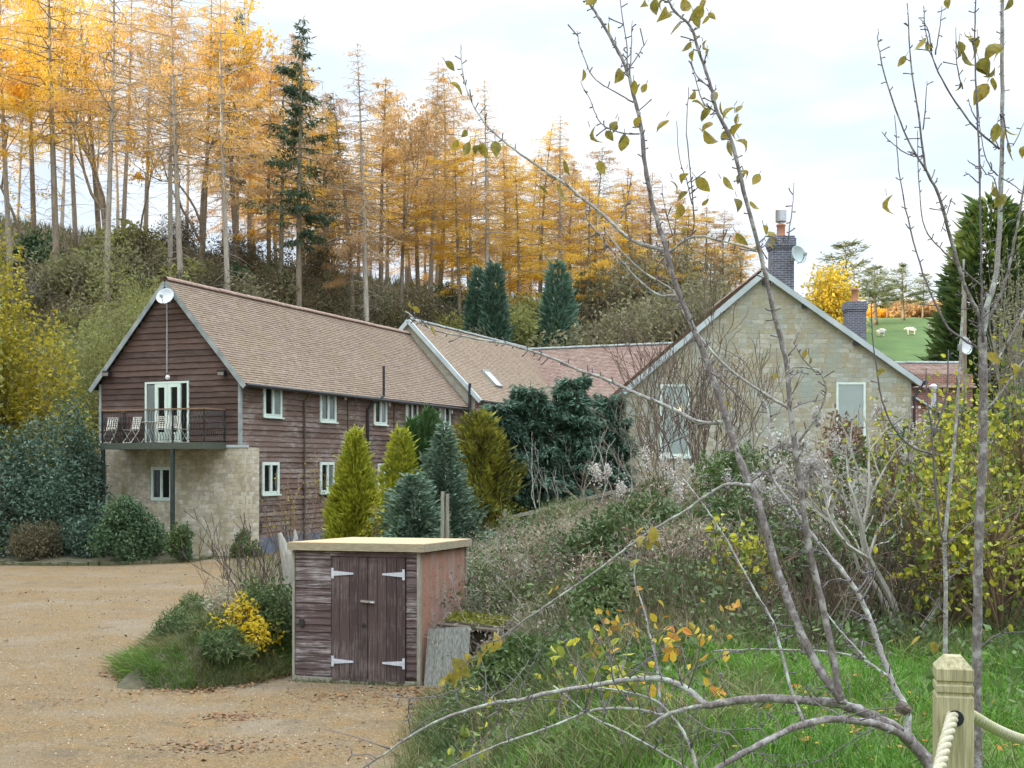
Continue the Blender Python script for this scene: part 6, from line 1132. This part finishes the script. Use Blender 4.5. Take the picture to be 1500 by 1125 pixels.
# ------------------------------------------------------------------ apple tree in front
reseed(61)
def px3(pts, y0, y1):
    p = np.array(pts, float); s = np.concatenate([[0], np.cumsum(np.linalg.norm(np.diff(p, axis=0), axis=1))]); Y = y0+(y1-y0)*s/s[-1]
    return np.array([P(a, b, c) for (a, b), c in zip(p, Y)])
class Tree:
    def __init__(s, name, label, base, mat, dark):
        s.t = thing(name, base, label, 'tree'); s.b = np.array(base); s.m = mat; s.tw = MB(); s.lv = MB(); s.dark = dark; s.tips = []
    def limb(s, pts, y0, y1, d0, d1, part='limb', mat=None, spurs=1., noise=.004, shoots=0):
        d0 *= .88; d1 *= .9; c = spline(px3(pts, y0, y1), 5); n = len(c); c = c+rng.normal(0, noise*.25, (n, 3)); ym = (y0+y1)/2; r = np.linspace(d0, d1, n)/2*ym/F*(1+.07*np.sin(np.arange(n)*1.9)+rng.normal(0, .05, n))
        if part: MB().tube(c-s.b, r, 10 if d0 > 6 else 7).build(part, mat or s.m, s.t, smooth=True)
        else: s.tw.tube(c-s.b, r, 6)
        L = np.linalg.norm(np.diff(c, axis=0), axis=1).sum(); k = int(L/.042*spurs*U(.8, 1.2)); tg = unit(np.gradient(c, axis=0))
        for i in rng.integers(1, n-1, k):
            o = unit(np.cross(tg[i], rng.normal(size=3))); l = U(.008, .03)*(1 if U() < .8 else 2.4); a = c[i]+o*r[i]*.7; d = unit(o+tg[i]*U(.1, .9)); b = a+d*l
            s.tw.tube([a-s.b, a+d*l*.6-s.b, b+rng.normal(0, .002, 3)-s.b], [max(.0022, r[i]*.22), .0024, .0030], 5); s.tips.append((b, d))
        for i in rng.integers(2, n-1, int(L*shoots)):
            l = U(.08, .38); d = unit(np.array([rng.normal(0, .5), rng.normal(0, .5), U(.3, 1.)])); q = [c[i]]
            for j in range(4): d = unit(d+rng.normal(0, .22, 3)); q.append(q[-1]+d*l/4)
            s.tw.tube(np.array(q)-s.b, np.linspace(.0032, .0012, 5), 5)
            for j in range(rng.integers(1, 4)): a = q[rng.integers(1, 5)]; e = unit(d+rng.normal(0, .8, 3)); s.tw.tube([a-s.b, a+e*U(.012, .05)-s.b], [.0022, .0016], 4)
        return c
    def twig(s, pts, y0, y1, d0=2.6, d1=1.1, spurs=.8): return s.limb(pts, y0, y1, d0, d1, None, None, spurs)
    def leaf(s, px, py, Y, size=22, a=None):
        """an oval, cupped leaf hanging from its stalk"""
        p = P(px, py, Y); L = size/F*Y*U(.85, 1.25); w = L*U(.5, .66); an = U(0, 6.28) if a is None else a; D = unit(np.array([math.cos(an)*.6, U(-.5, .5), -.75+.5*math.sin(an)])); S = unit(np.cross(D, rdir(1)[0])); N = np.cross(D, S)
        t = np.array([0, .12, .32, .55, .78, 1.]); ww = np.array([.04, .62, 1., .95, .55, .02])*w/2; cv = U(-1.6, 1.6); fold = U(.1, .75)*rng.choice([-1, 1, 1]); V = []
        for a_, b_ in zip(t, ww):
            m = p+D*L*(a_-.5)+N*L*cv*(a_-.5)**2; V += [m+S*b_+N*b_*fold, m, m-S*b_+N*b_*fold]
        V = np.array(V)-s.b; i = np.arange(5)[:, None]*3; s.lv.add(V, np.concatenate([i+np.array([0, 1, 4, 3]), i+np.array([1, 2, 5, 4])])); top = p-D*L*.5; s.tw.tube([top-s.b, top-D*L*.28+UP*.006-s.b], [.0012, .0014], 4)
    def leaves(s, pts, Y, size=22):
        for q in pts: s.leaf(q[0], q[1], Y+U(-.05, .05), q[2] if len(q) > 2 else size)
    def finish(s, lm='applleaf'): s.tw.build('twig_sprays', s.dark, s.t, smooth=True); (s.lv.V and s.lv.build('leaves', M[lm], s.t, smooth=True))
tb = np.array([P(1440, 0, 4.1)[0], 4.1, 0.]); tb[2] = float(h(tb[0], tb[1]))
ap = Tree('apple_tree', 'old grey apple tree with low arching branches across the bottom and two tall leaning stems', tb, M['apple_bark'], M['apple_dark'])
T1 = [(1440, 1360), (1400, 1190), (1366, 1125), (1340, 1093), (1313, 1068), (1272, 1047), (1234, 1032), (1189, 1027), (1125, 1023), (1075, 1027), (1034, 1034), (1008, 1010), (970, 995), (929, 995), (880, 1002), (819, 1012), (760, 1025), (719, 1031), (658, 1049), (605, 1076), (573, 1098), (530, 1126)]
ap.limb(T1[:11], 4.1, 4.45, 25, 12, 'trunk', M['apple_red'], .5); ap.limb(T1[10:], 4.45, 5.0, 10.5, 3.2, shoots=11)
ap.limb([(1334, 1086), (1294, 1064), (1245, 1055), (1204, 1055), (1162, 1066), (1125, 1085), (1091, 1102), (1040, 1132)], 4.15, 4.0, 14, 9, mat=M['apple_red'], shoots=8)
ap.limb([(1036, 1033), (1015, 1036), (978, 1047), (947, 1066)], 4.45, 4.5, 8, 5); ap.limb([(981, 1047), (963, 1046), (929, 1038), (887, 1038), (857, 1044), (811, 1063), (762, 1080), (713, 1098), (655, 1126)], 4.5, 4.7, 6, 3, shoots=12)
ap.limb([(864, 1006), (921, 1014), (963, 1029), (981, 1047), (1000, 1070), (1012, 1097), (1022, 1130)], 4.7, 4.4, 3.2, 6, shoots=12); ap.limb([(811, 1004), (864, 1048), (910, 1070), (959, 1097), (1010, 1128)], 4.8, 4.6, 3, 4, shoots=12)
U1 = [(1234, 1032), (1228, 1018), (1204, 987), (1174, 930), (1147, 859), (1128, 802), (1110, 734), (1094, 700), (1076, 651), (1055, 587), (1038, 536), (1012, 472), (991, 421), (976, 368), (958, 308), (945, 243), (939, 186), (930, 147), (919, 104), (902, 69), (880, 30), (861, 0), (848, -30)]
ap.limb(U1, 4.28, 4.9, 15, 3.8, mat=M['apple_red'], spurs=1.3)
U2 = [(1232, 1024), (1228, 1008), (1215, 934), (1200, 866), (1185, 802), (1174, 723), (1166, 664), (1157, 600), (1153, 536), (1136, 468), (1123, 408), (1110, 357), (1089, 280), (1071, 204), (1051, 165), (1041, 126), (1023, 74), (1012, 39), (989, 17), (968, -20)]
ap.limb(U2, 4.28, 4.5, 12, 3.6, mat=M['apple_red'], spurs=1.2)
U3 = [(1328, 1085), (1330, 1050), (1325, 1032), (1310, 1006), (1291, 957), (1276, 911), (1261, 877), (1242, 847), (1211, 809), (1181, 772), (1155, 734), (1136, 708), (1130, 690), (1127, 655), (1126, 610), (1118, 585)]
ap.limb(U3, 4.15, 4.7, 12, 3, spurs=2.4); q = P(1324, 1036, 4.16); MB().lathe([(.022, -.02), (.027, 0), (.024, .012), (0, .014)], 9, q-tb, (.5, -.3, .8)).build('pruned_stub', M['twig_dark'], ap.t)
ap.limb([(1155, 597), (1136, 587), (1110, 570), (1063, 536), (1021, 489), (1000, 455), (985, 425), (945, 400), (908, 366), (880, 330)], 4.5, 5.0, 5.5, 2.6)
ap.limb([(991, 433), (965, 432), (937, 412), (902, 373), (878, 342), (876, 300), (876, 251)], 4.75, 4.9, 4.5, 1.4); ap.leaf(881, 246, 4.9, 18)
ap.limb([(978, 374), (971, 367), (924, 351), (885, 316), (850, 288), (822, 265), (781, 239), (736, 205), (706, 175), (684, 134), (676, 93), (675, 65)], 4.7, 5.3, 7, 1.4)
ap.limb([(976, 372), (1015, 347), (1058, 353), (1106, 366)], 4.7, 4.5, 4, 3.2); ap.twig([(993, 360), (1015, 338), (1014, 282), (1006, 195), (1009, 128)], 4.65, 4.6, 3.4, 1.1); ap.twig([(1014, 300), (1005, 262), (995, 230), (991, 178)], 4.65, 4.7, 2.2, 1); ap.twig([(985, 345), (973, 300), (970, 270)], 4.7, 4.75, 2, .9)
ap.limb([(1060, 620), (1021, 617), (978, 596), (927, 574), (880, 553), (848, 542), (803, 523), (752, 506), (698, 496), (646, 486), (618, 475), (594, 456)], 4.55, 5.2, 7, 2.4, spurs=1.6)
ap.limb([(1098, 711), (1075, 709), (1053, 715), (997, 753), (940, 787), (895, 821), (842, 859), (781, 900), (728, 938)], 4.45, 5.1, 6.5, 2.6)
ap.limb([(1170, 647), (1185, 626), (1196, 609), (1207, 585), (1209, 562), (1196, 542), (1166, 538), (1150, 545)], 4.42, 4.3, 5.2, 2); ap.twig([(1195, 545), (1180, 530), (1172, 520), (1162, 500)], 4.3, 4.3, 2, 1.2)
ap.limb([(1180, 1066), (1159, 1010), (1143, 949), (1132, 911), (1110, 874), (1083, 825), (1057, 779), (1034, 745), (1000, 700)], 4.3, 4.9, 5.5, 2.4, spurs=1.6)
ap.limb([(1300, 990), (1270, 970), (1242, 959), (1189, 953), (1113, 951), (1045, 953)], 4.2, 4.6, 5, 2.4, spurs=2.2); ap.limb([(1268, 965), (1242, 936), (1223, 915), (1205, 890)], 4.25, 4.4, 4, 2, spurs=2)
ap.limb([(967, 1060), (966, 1029), (963, 980), (951, 927), (936, 870), (929, 847), (931, 825), (934, 808)], 4.55, 4.8, 5, 1.6, spurs=1.2); ap.twig([(931, 858), (921, 840), (915, 842)], 4.8, 4.8, 2.4, 1)
for pts in ([(1177, 770), (1160, 772), (1140, 764)], [(1212, 812), (1190, 805), (1168, 812), (1150, 800)], [(1245, 852), (1225, 848), (1205, 856)], [(1262, 880), (1280, 845), (1278, 835)], [(1255, 868), (1268, 850), (1272, 838)], [(1276, 912), (1250, 895), (1235, 893)], [(1290, 950), (1262, 940), (1232, 944)], [(1154, 735), (1138, 738), (1128, 745)], [(1127, 700), (1118, 690), (1106, 692)], [(1128, 660), (1145, 650), (1152, 655)]): ap.twig(pts, 4.3, 4.35, 3.2, 1.4, 2.5)
for pts in ([(928, 150), (896, 132), (868, 112), (850, 70), (845, 45)], [(937, 197), (905, 193), (880, 180), (866, 150), (851, 122)], [(919, 104), (935, 80), (948, 58)], [(919, 104), (917, 60), (908, 0), (905, -30)], [(922, 110), (925, 60), (926, 30)], [(910, 320), (920, 290), (926, 250)], [(878, 345), (860, 320), (858, 290)], [(1041, 130), (1020, 110), (1012, 88)], [(1051, 165), (1030, 150), (1020, 120), (1012, 90)], [(1111, 358), (1125, 345), (1140, 352), (1158, 350)], [(1106, 366), (1120, 360), (1140, 340)], [(1155, 348), (1160, 310), (1163, 268)], [(1153, 560), (1170, 545), (1183, 548)], [(1157, 600), (1180, 590), (1205, 585)], [(1040, 545), (1060, 560), (1085, 585), (1100, 600)], [(976, 372), (960, 400), (980, 410), (1000, 405)],
            [(902, 260+113), (890, 360), (880, 370)], [(864, 1008), (850, 985), (835, 960), (822, 930)], [(970, 996), (960, 960), (958, 930)], [(900, 1000), (890, 960), (868, 925), (855, 900)], [(780, 1018), (770, 1040), (745, 1085), (735, 1120)], [(731, 1032), (728, 1055), (712, 1080), (693, 1096)], [(1125, 1085), (1110, 1060), (1112, 1040), (1105, 1010)], [(1075, 1027), (1060, 1000), (1050, 985)], [(1113, 1068), (1085, 1068), (1050, 1072), (1020, 1082)], [(1300, 1060), (1265, 1075), (1225, 1100), (1190, 1118), (1140, 1122)], [(1240, 1055), (1248, 1030), (1241, 1005)], [(1110, 1090), (1118, 1110), (1112, 1130)], [(1145, 1072), (1135, 1050), (1125, 1058)], [(728, 938), (705, 945), (690, 965), (672, 980)], [(672, 1010), (640, 1020), (600, 1022), (565, 1018)], [(600, 1022), (598, 1050), (602, 1075)], [(550, 1110), (540, 1105), (520, 1106), (515, 1104)], [(690, 1005), (710, 1018), (730, 1030)]): ap.twig(pts, 4.5, 4.6, 2.6, 1.1, 1.2)
lv = [(670, 130, 26), (659, 97, 20), (667, 214, 20), (684, 218, 22), (697, 221, 24), (709, 221, 22), (726, 219, 24), (680, 196, 16), (826, 248, 22), (820, 285, 26), (797, 281, 22), (857, 113, 18), (906, 112, 24), (929, 130, 24), (943, 130, 18), (897, 181, 20), (870, 200, 24), (893, 199, 22), (913, 211, 26), (932, 180, 18), (966, 180, 22), (903, 186, 18), (866, 0, 20), (893, 42, 18), (946, 5, 20), (957, 12, 20), (968, 4, 18), (975, 20, 26), (988, 40, 26), (1005, 10, 20), (1018, 20, 28), (1030, 8, 22), (1020, 30, 24), (1033, 28, 20), (1043, 22, 18), (1019, 52, 18), (1007, 70, 18), (1012, 80, 20), (1032, 68, 20), (1036, 80, 18), (1018, 140, 20), (1026, 153, 24), (1027, 168, 24), (1035, 180, 24), (1046, 142, 22), (1055, 165, 24), (1066, 165, 22), (1075, 175, 20), (1041, 203, 26), (1060, 200, 26), (1076, 193, 26), (1070, 218, 22), (1090, 212, 24), (1082, 160, 18), (1000, 256, 24), (990, 273, 22), (1000, 287, 20), (1030, 271, 26), (997, 310, 28), (1030, 295, 18), (1002, 338, 16), (1080, 262, 18), (1064, 272, 22), (1081, 299, 22), (1107, 264, 22), (1093, 255, 16), (1103, 305, 18), (1088, 350, 22), (1120, 337, 18), (1131, 345, 20), (1128, 357, 20), (1110, 362, 16), (1064, 592, 14), (1068, 598, 14), (1186, 525, 22), (1176, 520, 16), (1135, 552, 12), (728, 942, 34), (713, 948, 28), (688, 965, 20), (677, 980, 34), (668, 988, 26), (655, 992, 26), (700, 966, 26), (645, 1000, 22), (664, 1000, 22), (940, 790, 22), (948, 800, 20), (925, 822, 22), (957, 785, 22), (965, 796, 20), (935, 776, 18), (600, 446, 18), (612, 454, 16), (633, 486, 16), (1342, 940, 22), (1370, 948, 18)]
ap.leaves(lv, 4.62); ap.finish()
# young tree on the right, and the thin two stemmed sapling beside it
reseed(62)
tb = np.array([P(1432, 0, 5.2)[0], 5.2, 0.]); tb[2] = float(h(tb[0], tb[1]))
yt = Tree('young_tree', 'straight young tree with a brown banded trunk just behind the rope post', tb, M['apple_red'], M['apple_dark'])
yt.limb([(1428, 1330), (1432, 1123), (1431, 1000), (1432, 889), (1434, 776), (1440, 668), (1440, 553), (1439, 494)], 5.2, 5.2, 16, 13, 'trunk', None, .3)
yt.limb([(1439, 494), (1446, 449), (1459, 400), (1465, 311), (1468, 200), (1468, 133), (1468, 0), (1467, -40)], 5.2, 5.3, 10, 5, mat=M['apple_bark']); yt.limb([(1438, 500), (1435, 465), (1415, 423), (1392, 347), (1375, 285), (1357, 249), (1348, 187), (1334, 89), (1329, 4)], 5.2, 5.0, 8, 1.6); yt.limb([(1357, 251), (1330, 205), (1303, 133), (1288, 76), (1286, 42)], 5.05, 5.0, 3.6, 1.4)
yt.limb([(1440, 520), (1435, 512), (1405, 493), (1384, 472), (1352, 400), (1330, 320), (1317, 249), (1311, 169)], 5.2, 5.5, 5, 1.4, mat=M['apple_dark']); yt.limb([(1464, 218), (1459, 214), (1428, 187), (1401, 151), (1375, 107), (1357, 53), (1353, 9)], 5.3, 5.2, 4.4, 1.4); yt.limb([(1440, 500), (1438, 420), (1437, 356), (1434, 222), (1430, 133), (1428, 60), (1429, -10)], 5.18, 5.1, 4.2, 2, mat=M['apple_dark'])
yt.limb([(1441, 490), (1446, 471), (1472, 414), (1490, 334), (1500, 271), (1512, 200)], 5.2, 5.3, 6, 3); yt.limb([(1440, 558), (1449, 543), (1474, 506), (1500, 456), (1520, 420)], 5.2, 5.4, 4.5, 3); yt.limb([(1440, 600), (1449, 596), (1474, 565), (1500, 528), (1520, 505)], 5.2, 5.4, 4, 2.6)
yt.limb([(1436, 416), (1420, 404), (1383, 369), (1355, 334), (1346, 267), (1344, 191)], 5.2, 5.15, 3.2, 1.3)
for pts in ([(1462, 258), (1448, 240), (1438, 205), (1432, 150)], [(1375, 107), (1366, 85), (1350, 52)], [(1370, 80), (1376, 45), (1380, 8)], [(1365, 75), (1358, 40), (1348, 28)], [(1352, 190), (1356, 150), (1358, 118)], [(1352, 230), (1330, 226), (1305, 208), (1291, 193)], [(1434, 180), (1425, 165), (1418, 145)], [(1400, 60), (1404, 75), (1408, 82)], [(1436, 270), (1422, 258), (1414, 252)], [(1433, 245), (1424, 240), (1417, 234)], [(1465, 300), (1456, 262), (1442, 255)], [(1468, 160), (1480, 215), (1500, 180)], [(1466, 260), (1480, 268), (1500, 282)], [(1394, 290), (1388, 310), (1378, 340)], [(1410, 130), (1402, 95), (1400, 40)], [(1430, 800), (1455, 770), (1500, 745)], [(1434, 950), (1460, 930), (1500, 925)]): yt.twig(pts, 5.2, 5.2, 2.4, 1.1)
yt.leaves([(1349, 66, 24), (1362, 71, 16), (1321, 90, 20), (1300, 302, 26), (1405, 72, 20), (1412, 92, 34), (1416, 55, 14), (1432, 72, 34), (1428, 64, 22), (1452, 72, 30), (1461, 80, 26), (1440, 96, 30), (1446, 106, 26), (1453, 108, 24), (1458, 122, 28), (1436, 136, 34), (1408, 128, 16), (1470, 2, 16), (1480, 6, 18), (1458, 196, 26), (1470, 197, 22), (1478, 196, 22), (1480, 222, 30), (1499, 222, 20), (1438, 258, 22), (1456, 272, 20), (1465, 294, 20), (1460, 282, 20), (1388, 5, 14), (1290, 545, 14), (1455, 525, 20), (1470, 560, 18), (1490, 540, 20)], 5.2); yt.finish()
tb = on(1385, 6.0); sp_ = Tree('sapling_tree', 'thin two stemmed sapling rising behind the rope post, left of the young tree', tb, M['apple_dark'], M['apple_dark'])
sp_.limb([(1386, 1140), (1385, 957), (1385, 851), (1384, 794), (1393, 700), (1399, 637), (1405, 543), (1410, 450), (1412, 380)], 6, 6.1, 8, 3, 'trunk', M['apple_bark']); sp_.limb([(1384, 794), (1376, 770), (1367, 668), (1365, 630), (1359, 590), (1356, 540)], 6, 5.9, 5, 1.8); sp_.limb([(1367, 665), (1337, 655), (1312, 630), (1293, 590), (1284, 540), (1278, 490), (1276, 440)], 5.95, 5.8, 4.2, 1.6); sp_.limb([(1367, 640), (1381, 599), (1388, 559), (1389, 512)], 5.95, 5.9, 4, 2)
sp_.twig([(1385, 851), (1405, 835), (1425, 805)], 6, 6); sp_.twig([(1384, 800), (1405, 780), (1440, 755), (1480, 735)], 6, 6.1); sp_.twig([(1398, 640), (1412, 590), (1413, 560)], 6.1, 6.1); sp_.twig([(1365, 640), (1372, 600), (1374, 560)], 6.1, 6.1); sp_.twig([(1385, 900), (1368, 880), (1355, 870)], 6, 6); sp_.finish()
